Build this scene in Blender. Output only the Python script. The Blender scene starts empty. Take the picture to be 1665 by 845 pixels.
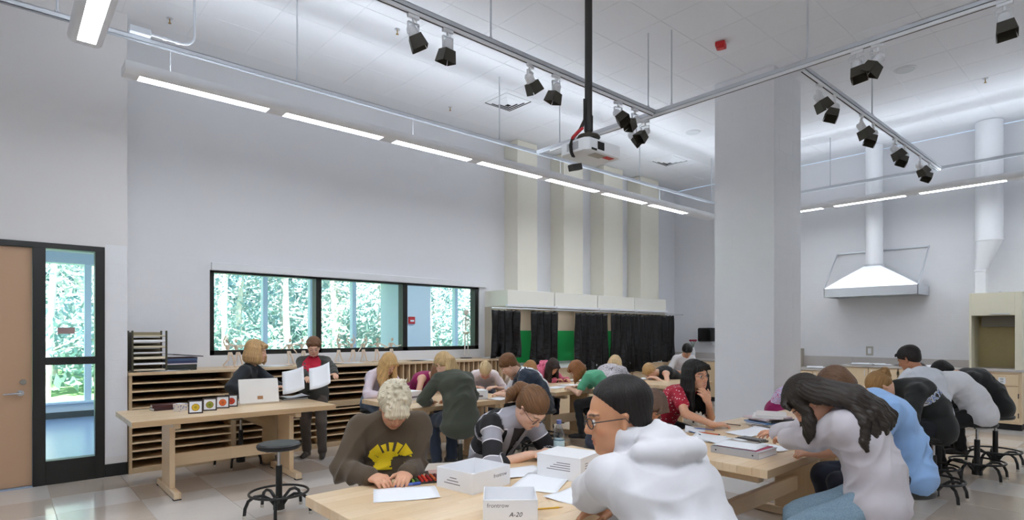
import bpy, bmesh, math, random
import numpy as np
from mathutils import Vector, Matrix, Euler
from mathutils.bvhtree import BVHTree

R = math.radians
random.seed(7)
scene = bpy.context.scene
COL = scene.collection

# ------------------------------------------------------------------ camera
CAM_H = 1.516
FPX, CXP, HYP = 940.0, 832.5, 540.0           # focal length and horizon in pixels of the 1665 x 845 frame
YAW = math.atan2(1062.5, 940.0)
FW = Vector((math.cos(YAW), math.sin(YAW), 0)); RT = Vector((math.sin(YAW), -math.cos(YAW), 0))
cam_data = bpy.data.cameras.new('camera')
cam_data.sensor_fit = 'HORIZONTAL'; cam_data.sensor_width = 36.0
cam_data.lens = 36.0 * FPX / 1665.0
cam_data.shift_y = (HYP - 422.5) / 1665.0
cam_data.clip_start = 0.05; cam_data.clip_end = 300
cam = bpy.data.objects.new('camera', cam_data); COL.objects.link(cam)
cam.location = (0, 0, CAM_H)
cam.rotation_euler = (R(90), 0, YAW - R(90))
scene.camera = cam

# ------------------------------------------------------------------ world, sun, exposure
scene.view_settings.view_transform = 'Standard'
scene.view_settings.look = 'None'
scene.view_settings.gamma = 1.0
scene.view_settings.use_curve_mapping = False
scene.view_settings.exposure = 0.50
scene.cycles.max_bounces = 8
scene.cycles.diffuse_bounces = 5
scene.cycles.use_adaptive_sampling = True
scene.cycles.adaptive_threshold = 0.03
scene.cycles.glossy_bounces = 4
scene.cycles.transmission_bounces = 6
scene.cycles.transparent_max_bounces = 12
scene.cycles.caustics_reflective = False
scene.cycles.caustics_refractive = False
scene.cycles.sample_clamp_indirect = 6.0

world = bpy.data.worlds.new('sky'); scene.world = world
world.use_nodes = True
wn = world.node_tree; bg = wn.nodes['Background']
sky = wn.nodes.new('ShaderNodeTexSky'); sky.sky_type = 'NISHITA'
sky.sun_disc = False; sky.sun_elevation = R(52); sky.sun_rotation = R(200)
sky.air_density = 1.0; sky.dust_density = 2.5
wn.links.new(sky.outputs[0], bg.inputs[0]); bg.inputs[1].default_value = 0.42

sun_data = bpy.data.lights.new('sun', 'SUN'); sun_data.energy = 22.0; sun_data.angle = R(1.0)
sun_data.color = (1.0, 0.97, 0.92)
sun = bpy.data.objects.new('sun', sun_data); COL.objects.link(sun)
sun.location = (-6, -10, 30)
sun.rotation_euler = Vector((0.35, 0.62, -0.95)).to_track_quat('-Z', 'Y').to_euler()

LENS_L = 20.0        # luminance of the pendant lenses (down)
UP_L = 11.5         # luminance of the pendant up-light apertures

# ------------------------------------------------------------------ helpers
def pix_z(px, py, Z):
    a = (px - CXP) / FPX; t = (Z - CAM_H) / ((HYP - py) / FPX)
    v = (FW + RT * a) * t
    return Vector((v.x, v.y, Z))
def pix_d(px, py, D):
    v = (FW + RT * ((px - CXP) / FPX)) * D
    return Vector((v.x, v.y, CAM_H + (HYP - py) / FPX * D))

def lin(c):
    c = c / 255.0
    return c / 12.92 if c <= 0.04045 else ((c + 0.055) / 1.055) ** 2.4
def S(r, g, b): return (lin(r), lin(g), lin(b), 1.0)
def mul(c, k): return (min(1, c[0] * k), min(1, c[1] * k), min(1, c[2] * k), 1.0)

class NT:
    def __init__(self, name):
        self.m = bpy.data.materials.new(name); self.m.use_nodes = True
        self.t = self.m.node_tree; self.b = self.t.nodes['Principled BSDF']
        self.out = self.t.nodes['Material Output']
    def n(self, kind, **kw):
        nd = self.t.nodes.new('ShaderNode' + kind)
        for k, v in kw.items(): setattr(nd, k, v)
        return nd
    def l(self, a, b): self.t.links.new(a, b)
    def mixc(self, fac, a, b, blend='MIX'):
        m = self.n('Mix', data_type='RGBA', blend_type=blend)
        for s, v in ((m.inputs[0], fac), (m.inputs[6], a), (m.inputs[7], b)):
            if hasattr(v, 'is_output') or isinstance(v, bpy.types.NodeSocket): self.l(v, s)
            else: s.default_value = v
        return m.outputs[2]
    def math(self, op, a, b=None):
        m = self.n('Math', operation=op)
        for s, v in ((m.inputs[0], a), (m.inputs[1], b)):
            if v is None: continue
            if isinstance(v, bpy.types.NodeSocket): self.l(v, s)
            else: s.default_value = v
        return m.outputs[0]
    def coord(self, which='Object', scale=(1, 1, 1), rot=(0, 0, 0)):
        tc = self.n('TexCoord'); mp = self.n('Mapping')
        mp.inputs['Scale'].default_value = scale; mp.inputs['Rotation'].default_value = rot
        self.l(tc.outputs[which], mp.inputs[0]); return mp.outputs[0]
    def noise(self, vec, scale, detail=3, rough=.5):
        nz = self.n('TexNoise'); nz.inputs['Scale'].default_value = scale
        nz.inputs['Detail'].default_value = detail; nz.inputs['Roughness'].default_value = rough
        if vec is not None: self.l(vec, nz.inputs['Vector'])
        return nz.outputs[0]
    def bump(self, h, strength, dist=0.01):
        bp = self.n('Bump'); bp.inputs['Strength'].default_value = strength; bp.inputs['Distance'].default_value = dist
        self.l(h, bp.inputs['Height']); self.l(bp.outputs[0], self.b.inputs['Normal'])
    def ramp(self, fac, stops):
        r = self.n('ValToRGB'); cr = r.color_ramp
        while len(cr.elements) < len(stops): cr.elements.new(0.5)
        for e, (p, c) in zip(cr.elements, stops): e.position = p; e.color = c
        self.l(fac, r.inputs[0]); return r.outputs[0]

MATS = {}
def mat(name, col, rough=.5, metal=0.0, var=0.06, vscale=6.0, bump=0.0, bscale=60.0, spec=None, sheen=0.0, stretch=(1, 1, 1), bdist=.005):
    if name in MATS: return MATS[name]
    k = NT(name); b = k.b
    b.inputs['Roughness'].default_value = rough; b.inputs['Metallic'].default_value = metal
    if spec is not None: b.inputs['Specular IOR Level'].default_value = spec
    if sheen: b.inputs['Sheen Weight'].default_value = sheen
    v = k.coord('Object', stretch)
    if var:
        nz = k.noise(v, vscale, 4)
        k.l(k.mixc(nz, mul(col, 1 - var), mul(col, 1 + var)), b.inputs['Base Color'])
    else: b.inputs['Base Color'].default_value = col
    if bump: k.bump(k.noise(v, bscale, 3), bump, bdist)
    MATS[name] = k.m; return k.m

def tag(o, label=None, cat=None, group=None, kind=None):
    if label: o['label'] = label
    if cat: o['category'] = cat
    if group: o['group'] = group
    if kind: o['kind'] = kind
    return o

def empty(name, loc=(0, 0, 0), rz=0.0, label=None, cat=None, group=None, kind=None):
    o = bpy.data.objects.new(name, None); o.empty_display_size = .1
    COL.objects.link(o); o.location = loc; o.rotation_euler = (0, 0, rz)
    return tag(o, label, cat, group, kind)

def link(name, me, material=None, parent=None):
    o = bpy.data.objects.new(name, me); COL.objects.link(o)
    if material is not None and not me.materials: me.materials.append(material)
    if parent is not None: o.parent = parent
    return o

def copy_tree(o, parent=None):
    c = o.copy(); COL.objects.link(c)
    if parent is not None: c.parent = parent
    for ch in list(o.children): copy_tree(ch, c)
    return c

class MB:
    """collects shapes, builds one mesh object"""
    def __init__(self): self.v = []; self.f = []; self.smooth = False
    def add(self, vs, fs):
        n = len(self.v); self.v += [tuple(p) for p in vs]; self.f += [tuple(i + n for i in f) for f in fs]; return self
    def box(self, x0, x1, y0, y1, z0, z1, rot=None, at=None):
        vs = [Vector((x, y, z)) for z in (z0, z1) for y in (y0, y1) for x in (x0, x1)]
        if rot is not None: vs = [rot @ p for p in vs]
        if at is not None: vs = [p + Vector(at) for p in vs]
        return self.add(vs, [(0, 2, 3, 1), (4, 5, 7, 6), (0, 1, 5, 4), (2, 6, 7, 3), (0, 4, 6, 2), (1, 3, 7, 5)])
    def cyl(self, a, b, r, r2=None, n=16, cap=True):
        a = Vector(a); b = Vector(b); r2 = r if r2 is None else r2
        d = (b - a).normalized(); u = d.orthogonal().normalized(); w = d.cross(u)
        vs = []
        for p, q in ((a, r), (b, r2)):
            for i in range(n):
                t = 2 * math.pi * i / n; vs.append(p + (u * math.cos(t) + w * math.sin(t)) * q)
        fs = [(i, (i + 1) % n, n + (i + 1) % n, n + i) for i in range(n)]
        if cap: fs += [tuple(range(n))[::-1], tuple(range(n, 2 * n))]
        self.smooth = True
        return self.add(vs, fs)
    def tube(self, pts, r, n=8, closed=False, flat=1.0):
        pts = [Vector(p) for p in pts]; m = len(pts)
        rs = r if isinstance(r, (list, tuple)) else [r] * m
        vs = []; prev = None
        for i, p in enumerate(pts):
            if closed: d = pts[(i + 1) % m] - pts[i - 1]
            else: d = pts[min(i + 1, m - 1)] - pts[max(i - 1, 0)]
            d = d.normalized() if d.length > 1e-9 else Vector((0, 0, 1))
            if prev is None: u = d.orthogonal().normalized()
            else:
                u = prev - d * prev.dot(d)
                u = u.normalized() if u.length > 1e-6 else d.orthogonal().normalized()
            prev = u; w = d.cross(u)
            for k in range(n):
                t = 2 * math.pi * k / n; vs.append(p + (u * math.cos(t) + w * math.sin(t) * flat) * rs[i])
        fs = []
        for i in range(m if closed else m - 1):
            j = (i + 1) % m
            for k in range(n): fs.append((i * n + k, i * n + (k + 1) % n, j * n + (k + 1) % n, j * n + k))
        if not closed: fs += [tuple(range(n))[::-1], tuple(range((m - 1) * n, m * n))]
        self.smooth = True
        return self.add(vs, fs)
    def lathe(self, prof, n=24, c=(0, 0, 0)):
        vs = []; c = Vector(c)
        for r, z in prof:
            for i in range(n):
                t = 2 * math.pi * i / n; vs.append(c + Vector((r * math.cos(t), r * math.sin(t), z)))
        fs = []
        for k in range(len(prof) - 1):
            for i in range(n):
                fs.append((k * n + i, k * n + (i + 1) % n, (k + 1) * n + (i + 1) % n, (k + 1) * n + i))
        fs += [tuple(range(n))[::-1], tuple(range((len(prof) - 1) * n, len(prof) * n))]
        self.smooth = True
        return self.add(vs, fs)
    def prism(self, poly, vec):
        """poly: list of 3d points, extruded along vec"""
        a = [Vector(p) for p in poly]; n = len(a); b = [p + Vector(vec) for p in a]
        fs = [tuple(range(n))[::-1], tuple(range(n, 2 * n))] + [(i, (i + 1) % n, n + (i + 1) % n, n + i) for i in range(n)]
        return self.add(a + b, fs)
    def mesh(self, name, bevel=0.0, seg=1, angle=35):
        me = bpy.data.meshes.new(name); me.from_pydata(self.v, [], self.f)
        bm = bmesh.new(); bm.from_mesh(me)
        bmesh.ops.recalc_face_normals(bm, faces=bm.faces)
        if bevel:
            es = [e for e in bm.edges if len(e.link_faces) == 2 and e.calc_face_angle(0) > R(30)]
            bmesh.ops.bevel(bm, geom=es, offset=bevel, segments=seg, affect='EDGES', profile=.5, clamp_overlap=True)
        bm.to_mesh(me); bm.free()
        if self.smooth or (bevel and seg > 1):
            for p in me.polygons: p.use_smooth = True
            me.set_sharp_from_angle(angle=R(angle))
        me.update(); return me
    def build(self, name, material, parent=None, bevel=0.0, seg=1, loc=None, angle=35):
        o = link(name, self.mesh(name, bevel, seg, angle), material, parent)
        if loc is not None: o.location = loc
        return o

def box(name, material, x0, x1, y0, y1, z0, z1, parent=None, bevel=0.0, seg=1):
    return MB().box(min(x0, x1), max(x0, x1), min(y0, y1), max(y0, y1), min(z0, z1), max(z0, z1)).build(name, material, parent, bevel, seg)
def struct(o): o['kind'] = 'structure'; return o
# ------------------------------------------------------------------ materials of the setting
WALLC = S(233, 234, 238)
m_wall = mat('wall_paint', WALLC, .55, var=.012, vscale=2.0, bump=.15, bscale=220)
m_wall_dim = mat('wall_paint_dimmed', S(228, 226, 226), .6, var=.015, vscale=2.0, bump=.12, bscale=200)  # same paint as the other walls, greyed for the weaker light on the door wall
m_block = mat('block_paint', S(234, 235, 239), .5, var=.02, vscale=9.0, bump=.35, bscale=140)
m_ceilp = mat('ceiling_panel', S(238, 240, 245), .9, var=.02, vscale=30, bump=.5, bscale=300)
m_grid = mat('ceiling_grid', S(232, 235, 240), .5, var=.0)
m_black = mat('black_frame', S(28, 28, 26), .35, var=.1)
m_rubber = mat('black_rubber', S(26, 26, 27), .6, var=.1)
m_alu = mat('light_aluminium', S(206, 220, 232), .4, var=.04)
m_tan = mat('tan_door', S(196, 160, 128), .45, var=.03, vscale=3)
m_chrome = mat('chrome', S(200, 200, 202), .22, metal=1.0, var=.03)
m_steel = mat('brushed_steel', S(214, 218, 224), .38, metal=.75, var=.03, stretch=(1, 1, 12))
m_white = mat('white_enamel', S(236, 238, 242), .35, var=.015)
m_cream = mat('cream_enamel', S(240, 238, 228), .45, var=.015)
m_creamd = mat('cream_enamel_flue', S(238, 234, 220), .5, var=.015)
m_red = mat('red_plastic', S(200, 35, 40), .4, var=.05)
m_dark = mat('dark_inside', S(22, 20, 18), .8, var=.1)
m_strut = mat('galvanised_strut', S(206, 210, 216), .4, metal=.3, var=.04, vscale=30)

def glass_mat():
    k = NT('window_glass'); t = k.n('BsdfTransparent'); g = k.n('BsdfGlossy'); mx = k.n('MixShader'); lw = k.n('LayerWeight')
    t.inputs[0].default_value = (.95, .98, .98, 1); g.inputs['Roughness'].default_value = .02
    lw.inputs[0].default_value = .25
    k.l(k.math('MULTIPLY', lw.outputs[0], .5), mx.inputs[0]); k.l(t.outputs[0], mx.inputs[1]); k.l(g.outputs[0], mx.inputs[2])
    k.l(mx.outputs[0], k.out.inputs[0]); return k.m
m_glass = glass_mat()

def emit(name, col, strength):
    k = NT(name); e = k.n('Emission'); e.inputs[0].default_value = col; e.inputs[1].default_value = strength
    k.l(e.outputs[0], k.out.inputs[0]); return k.m
m_lens = emit('lamp_lens', (.90, .945, 1.0, 1), LENS_L)
m_up = emit('lamp_uplight', (.835, .915, 1.0, 1), UP_L)

def wood_mat(name, c1, c2, axis='X', strip=.045, length=.9, rough=.35, gap=.12):
    """butcher block: staves along one axis, each of its own tone, with grain"""
    k = NT(name)
    rot = {'X': (0, 0, 0), 'Y': (0, 0, R(90)), 'Z': (0, R(90), 0)}[axis]
    v = k.coord('Object', (1, 1, 1), rot)
    br = k.n('TexBrick'); br.offset = .37; br.squash = 1.0
    br.inputs['Scale'].default_value = 1.0; br.inputs['Brick Width'].default_value = length; br.inputs['Row Height'].default_value = strip
    br.inputs['Mortar Size'].default_value = .0008; br.inputs['Mortar Smooth'].default_value = .6; br.inputs['Bias'].default_value = 0.0
    br.inputs['Color1'].default_value = c1; br.inputs['Color2'].default_value = c2; br.inputs['Mortar'].default_value = mul(c2, 1 - gap * 2)
    k.l(v, br.inputs['Vector'])
    g = k.n('Mapping'); g.inputs['Scale'].default_value = (2.2, 46, 46); k.l(v, g.inputs[0])
    nz = k.noise(g.outputs[0], 1.6, 5, .6)
    col = k.mixc(k.math('MULTIPLY', nz, .38), br.outputs[0], mul(c2, .72), 'MIX')
    k.l(col, k.b.inputs['Base Color']); k.b.inputs['Roughness'].default_value = rough
    k.bump(nz, .05, .002); return k.m
MAPLE1, MAPLE2 = S(238, 214, 180), S(226, 196, 156)
m_butcher = wood_mat('butcher_block_maple', MAPLE1, MAPLE2, 'X')
m_butcherY = wood_mat('butcher_block_maple_cross', MAPLE1, MAPLE2, 'Y')
m_maple = wood_mat('maple_board', S(235, 208, 170), S(228, 199, 160), 'X', strip=.6, length=4)
m_mapleZ = wood_mat('maple_post', S(233, 205, 166), S(226, 196, 156), 'Z', strip=.3, length=4)
m_birch = wood_mat('birch_veneer', S(236, 212, 176), S(230, 204, 166), 'Z', strip=.9, length=5, rough=.45)

XR, YW, ZC = 12.29, 7.92, 4.92
YD = 7.37; XE = 1.018
XL, YB = -3.6, -3.4

# ------------------------------------------------------------------ floor with square tiles
m_floor = mat('floor_bed', S(196, 186, 172), .35, var=.03)
def tile_mat(name, c):
    k = NT(name); v = k.coord('Object')
    oi = k.n('ObjectInfo'); rv = oi.outputs['Random']
    nz = k.noise(v, 26, 4, .7); nz2 = k.noise(v, 3.0, 2)
    cc = k.mixc(k.math('MULTIPLY', nz, .5), mul(c, 1.05), mul(c, .86))
    cc = k.mixc(k.math('MULTIPLY', rv, .35), cc, mul(c, .86))
    k.l(cc, k.b.inputs['Base Color'])
    k.l(k.math('ADD', k.math('MULTIPLY', nz2, .08), .09), k.b.inputs['Roughness'])
    k.b.inputs['Specular IOR Level'].default_value = .55
    k.b.inputs['Coat Weight'].default_value = .25; k.b.inputs['Coat Roughness'].default_value = .12
    return k.m
m_tileA = tile_mat('floor_tile_beige', S(212, 199, 186)); m_tileB = tile_mat('floor_tile_white', S(224, 219, 214))
floor = struct(box('floor', m_floor, XL, XR, YB, YW + .2, -.1, -.004))
TS = .606
def tile_mesh(nm, material):
    me = MB().box(-TS / 2 + .0012, TS / 2 - .0012, -TS / 2 + .0012, TS / 2 - .0012, -.0045, 0).mesh(nm, bevel=.001)
    me.materials.append(material); return me
tA, tB = tile_mesh('floor_tile_a', m_tileA), tile_mesh('floor_tile_b', m_tileB)
cands = []
for i in range(-7, 21):
    for j in range(-6, 14):
        x = .345 + TS * (i + .5) - TS; y = 7.352 - TS * (j + .5) + TS
        if x + TS/2 > XR or x - TS/2 < XL or y - TS/2 < YB or y + TS/2 > YW: continue
        p = Vector((x, y, 0)); dd = p.dot(FW)
        if dd < .3: continue
        px = CXP + FPX * p.dot(RT) / dd; py = HYP + FPX * CAM_H / dd
        if -160 < px < 1860 and py < 1500: cands.append((dd, i, j, x, y))
cands.sort()
tile_set = cands[:298]
rest = cands[298:]
rt_ = random.Random(5)
for dd, i, j, x, y in tile_set:
    beige = (i + j * 1) % 2 == 0 if rt_.random() < .72 else rt_.random() < .5
    o = link('floor_tile', tA if beige else tB, None, floor); o.location = (x, y, 0)
if rest:
    mb = MB()
    for dd, i, j, x, y in rest: mb.box(x - TS/2 + .0012, x + TS/2 - .0012, y - TS/2 + .0012, y + TS/2 - .0012, -.0045, 0)
    tag(mb.build('far_floor_tiles', m_tileB, floor), kind='stuff')

# ------------------------------------------------------------------ ceiling with lay-in panels
ceiling = struct(box('ceiling', m_grid, XL, XR, YB, YW + .2, ZC + .004, ZC + .3))
CT = .635
def panel_mesh(nm, w):
    me = MB().box(-w / 2 + .0022, w / 2 - .0022, -CT / 2 + .0022, CT / 2 - .0022, 0.003, .012).mesh(nm, bevel=.0012)
    me.materials.append(m_ceilp); return me
pm = panel_mesh('ceiling_panel', CT)
mb = MB(); npan = 0; cc = []
for i in range(-8, 20):
    for j in range(-6, 16):
        x = 2.234 + CT * (i + .5); y = 6.83 - CT * (j - 1.5)
        if x + CT / 2 > XR or x - CT / 2 < XL or y + CT / 2 > YW + .02 or y - CT / 2 < YB: continue
        p = Vector((x, y, 0)); dd = p.dot(FW)
        vis = dd > .5 and -120 < CXP + FPX * p.dot(RT) / dd < 1790 and HYP - FPX * (ZC - CAM_H) / dd > -120
        if vis: cc.append((dd, x, y))
        else: mb.box(x - CT/2 + .006, x + CT/2 - .006, y - CT/2 + .006, y + CT/2 - .006, ZC - .002, ZC + .01)
cc.sort()
for k_, (dd, x, y) in enumerate(cc):
    if k_ < 298:
        o = link('ceiling_panel', pm, None, ceiling); o.location = (x, y, ZC - .002)
    else: mb.box(x - CT/2 + .006, x + CT/2 - .006, y - CT/2 + .006, y + CT/2 - .006, ZC - .002, ZC + .01)
if mb.v: tag(mb.build('outlying_ceiling_panels', m_ceilp, ceiling), kind='stuff')

# ------------------------------------------------------------------ walls
WX0, WX1, WZ0, WZ1 = 1.96, 6.243, 1.226, 2.297
w = MB()
w.box(XE, WX0, YW, YW + .2, 0, ZC); w.box(WX1, XR, YW, YW + .2, 0, ZC)
w.box(WX0, WX1, YW, YW + .2, 0, WZ0); w.box(WX0, WX1, YW, YW + .2, WZ1, ZC)
wall_window = struct(w.build('wall_window', m_wall))
DX0, DX1, DZ = -.78, .817, 2.405
w = MB()
w.box(DX1, XE, YD, YW + .2, 0, ZC); w.box(XL, DX0, YD, YW + .2, 0, ZC); w.box(DX0, DX1, YD, YW + .2, DZ, ZC)
wall_door = struct(w.build('wall_door', m_wall_dim))
wall_right = struct(box('wall_right', m_wall, XR, XR + .2, YB, YW + .2, 0, ZC))
wall_left = struct(box('wall_left', m_wall, XL - .2, XL, YB, YW, 0, ZC))
wall_rear = struct(box('wall_rear', m_wall, XL - .2, XR + .2, YB - .2, YB, 0, ZC))
CX0, CX1, CY0, CY1 = 7.37, 8.18, 3.30, 4.113
column = struct(box('column', m_wall, CX0, CX1, CY0, CY1, 0, ZC))
baseb = struct(box('baseboard_door', m_rubber, DX1 + .002, XE, YD - .012, YD, 0, .13, bevel=.003))
baseb2 = struct(box('baseboard_column', m_rubber, CX0 - .012, CX1 + .012, CY0 - .012, CY1 + .012, 0, .10, bevel=.003))

# painted concrete blocks, each its own piece
BW, BH = .4064, .2032
_bm = {}
def block(parent, plane, u0, u1, z0, at):
    w_ = round(u1 - u0, 4)
    if w_ < .03: return
    key = (plane, w_)
    if key not in _bm:
        m_ = MB()
        g = .0009; d = .0014
        if plane == 'Y': m_.box(g, w_ - g, -d, 0, g, BH - g)
        else: m_.box(-d, 0, g, w_ - g, g, BH - g)
        me = m_.mesh('wall_block', bevel=.0009); me.materials.append(m_block); _bm[key] = me
    o = link('wall_block', _bm[key], None, parent)
    o.location = (u0, at, z0) if plane == 'Y' else (at, u0, z0)
def courses(parent, plane, u0, u1, z0n, z1n, at, shift=0.0):
    for n in range(z0n, z1n):
        u = math.floor(u0 / BW) * BW + (BW / 2 if n % 2 else 0) + shift
        while u > u0: u -= BW
        while u < u1 - .01:
            block(parent, plane, max(u, u0), min(u + BW, u1), n * BH, at); u += BW
courses(wall_door, 'Y', DX1 + .003, XE, 1, 12, YD)
courses(wall_window, 'Y', XE, WX0, 5, 12, YW)
courses(wall_window, 'Y', WX1, 6.37, 5, 12, YW)
courses(wall_right, 'X', .2, YW - .01, 5, 14, XR)
courses(column, 'X', CY0, CY1, 2, 24, CX0)
courses(column, 'Y', CX0, CX1, 2, 24, CY0)

# ------------------------------------------------------------------ the big window
win = struct(empty('window_1', ((WX0 + WX1) / 2, YW, WZ0)))
def wbox(name, m_, x0, x1, y0, y1, z0, z1, bevel=.002):
    o = box(name, m_, x0, x1, y0, y1, z0, z1, None, bevel); o.parent = win; o.matrix_parent_inverse = Matrix.Translation(-Vector(win.location)); return o
fy0, fy1 = YW + .02, YW + .16
wbox('window_frame', m_black, WX0, WX1, fy0, fy1, WZ0, WZ0 + .06)
wbox('window_frame', m_black, WX0, WX1, fy0, fy1, WZ1 - .03, WZ1)
wbox('window_frame', m_black, WX0, WX0 + .055, fy0, fy1, WZ0, WZ1)
wbox('window_frame', m_black, WX1 - .075, WX1, fy0, fy1, WZ0, WZ1)
wbox('window_mullion', m_black, 3.335, 3.415, fy0, fy1, WZ0, WZ1)
wbox('window_mullion', m_black, 4.735, 4.82, fy0, fy1, WZ0, WZ1)
for a, b in ((WX0 + .055, 3.335), (3.415, 4.735), (4.82, WX1 - .075)):
    wbox('window_pane', m_glass, a, b, YW + .085, YW + .093, WZ0 + .06, WZ1 - .03, 0)
trim = struct(box('trim_1', m_white, WX0 + .01, 6.36, YW - .055, YW - .001, WZ1 - .005, WZ1 + .095, bevel=.006))   # shade fascia over the window

# ------------------------------------------------------------------ door with sidelight
fr = struct(empty('window_2', (.54, YD, 0)))
def dbox(name, m_, x0, x1, y0, y1, z0, z1, par=None, bevel=.002):
    o = box(name, m_, x0, x1, y0, y1, z0, z1, None, bevel); q = par or fr; o.parent = q
    o.matrix_parent_inverse = Matrix.Translation(-Vector(q.location)); return o
a0, a1 = YD - .02, YD + .10
dbox('frame', m_black, DX0, DX1, a0, a1, DZ - .055, DZ)
dbox('frame', m_black, .235, .335, a0, a1, 0, DZ - .055)
dbox('frame', m_black, .735, DX1, a0, a1, 0, DZ - .055)
dbox('frame', m_black, DX0, DX0 + .06, a0, a1, 0, DZ - .055)
dbox('frame_rail', m_black, .335, .735, a0, a1, 1.19, 1.265)
dbox('frame_base', m_black, .335, .735, a0, a1, 0, .235)
dbox('pane', m_glass, .335, .735, YD + .03, YD + .038, 1.265, DZ - .055, None, 0)
dbox('pane', m_glass, .335, .735, YD + .03, YD + .038, .235, 1.19, None, 0)
dbox('notice', mat('mauve_notice', S(168, 142, 142), .7), .43, .57, YD + .022, YD + .029, 1.50, 1.565, None, 0)
door = struct(empty('door_1', (-.28, YD, 0)))
dl = dbox('door_leaf', m_tan, DX0 + .062, .233, YD + .02, YD + .065, .012, DZ - .057, door, .003)
h = MB(); h.cyl((0, 0, 0), (0, -.012, 0), .029, n=20); h.cyl((0, -.01, 0), (0, -.055, 0), .011, n=12); h.tube([(0, -.055, 0), (-.02, -.06, 0), (-.07, -.058, -.002), (-.125, -.052, -.004)], [.011, .011, .010, .009], n=10)
ho = h.build('handle', m_chrome, None); ho.parent = door; ho.matrix_parent_inverse = Matrix.Translation(-Vector(door.location)); ho.location = (.145, YD + .02, .925)
h = MB(); h.cyl((0, 0, 0), (0, -.016, 0), .027, .024, n=20); h.box(-.003, .003, -.019, -.015, -.009, .009)
ho = h.build('lock_cylinder', mat('dull_nickel', S(150, 148, 140), .35, metal=.9), None); ho.parent = door; ho.matrix_parent_inverse = Matrix.Translation(-Vector(door.location)); ho.location = (.165, YD + .02, 1.03)
struct(box('trim_2', mat('threshold_aluminium', S(170, 190, 215), .35, metal=.6), DX0, .235, YD - .03, YD + .1, 0, .011, bevel=.003))

# ------------------------------------------------------------------ corridor seen through the glass
m_blue = mat('blue_corridor_floor', S(154, 172, 204), .22, var=.04)
m_corr = mat('corridor_wall_paint', S(206, 214, 222), .55, var=.02)
YO = 12.9
struct(box('floor_corridor', m_blue, XL, 26, YW + .2, YO, -.1, 0))
struct(box('ceiling_corridor', mat('corridor_ceiling', S(225, 228, 232), .8), XL, 26, YW + .2, YO + .3, 3.1, 3.3))
cw = MB(); cw.box(XL, 26, YO, YO + .25, 0, .25); cw.box(XL, 26, YO, YO + .25, 2.74, 3.1)
wall_corr = struct(cw.build('wall_corridor', m_corr))
struct(box('baseboard_corridor', mat('dark_base', S(70, 74, 74), .5), XL, 26, YO - .015, YO, 0, .11))
struct(box('wall_corridor_sill', m_alu, XL, 26, YO - .06, YO + .1, .25, .285, bevel=.004))
for xx in (-1.6, -.2, 1.19, 2.7, 4.31, 5.35, 6.39, 8.2, 9.42, 10.6, 12.0, 13.5):
    struct(box('trim_3', m_alu, xx - .05, xx + .05, YO + .05, YO + .2, .28, 2.80, bevel=.004))
struct(box('wall_pier', m_corr, 7.17, 7.87, 11.9, YO + .2, 0, 3.1))
fa = empty('fire_alarm_pull', (7.32, 11.9, 1.80), label='small red fire alarm pull on the corridor pier', cat='fire alarm')
MB().box(-.085, .085, -.05, 0, -.085, .085).build('housing', m_red, fa, bevel=.008); MB().box(-.05, .05, -.056, -.05, -.03, .01).build('pull_bar', m_white, fa, bevel=.002)

for k, xx in enumerate((1.5, 4.5, 7.5, 10.5)):  # fill lamps added to brighten the corridor behind the glass
    t = empty('corridor_fill_light', (xx, 10.4, 3.098), 0, 'flat corridor ceiling light %s' % ['near the door', 'second from the door', 'third from the door', 'at the corridor end'][k], 'light fixture', 'corridor ceiling lights')
    MB().box(-.6, .6, -.15, .15, -.03, 0).build('housing', m_white, t, bevel=.004); MB().box(-.57, .57, -.12, .12, -.034, -.0305).build('lens', m_lens, t)
# outside: grass and trees
m_grass = mat('grass', S(120, 160, 105), .9, var=.25, vscale=1.5, bump=.6, bscale=30)
tag(box('ground', m_grass, -40, 70, YO + .25, 80, -.4, -.08), kind='structure')
m_bark = mat('pale_bark', S(222, 216, 208), .8, var=.25, vscale=8, bump=.8, bscale=25)
def leaf_mat(nm, c):
    k = NT(nm); v = k.coord('Object'); nz = k.noise(v, .9, 3)
    d = k.n('BsdfDiffuse'); t = k.n('BsdfTranslucent'); mx = k.n('MixShader'); mx.inputs[0].default_value = .38
    col = k.mixc(nz, mul(c, .65), mul(c, 1.35)); k.l(col, d.inputs[0]); k.l(col, t.inputs[0])
    k.l(d.outputs[0], mx.inputs[1]); k.l(t.outputs[0], mx.inputs[2]); k.l(mx.outputs[0], k.out.inputs[0]); return k.m
m_leaf = [leaf_mat('leaf_green', S(150, 178, 172)), leaf_mat('leaf_bluegreen', S(140, 172, 178)), leaf_mat('leaf_pale', S(190, 202, 196))]
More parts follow.
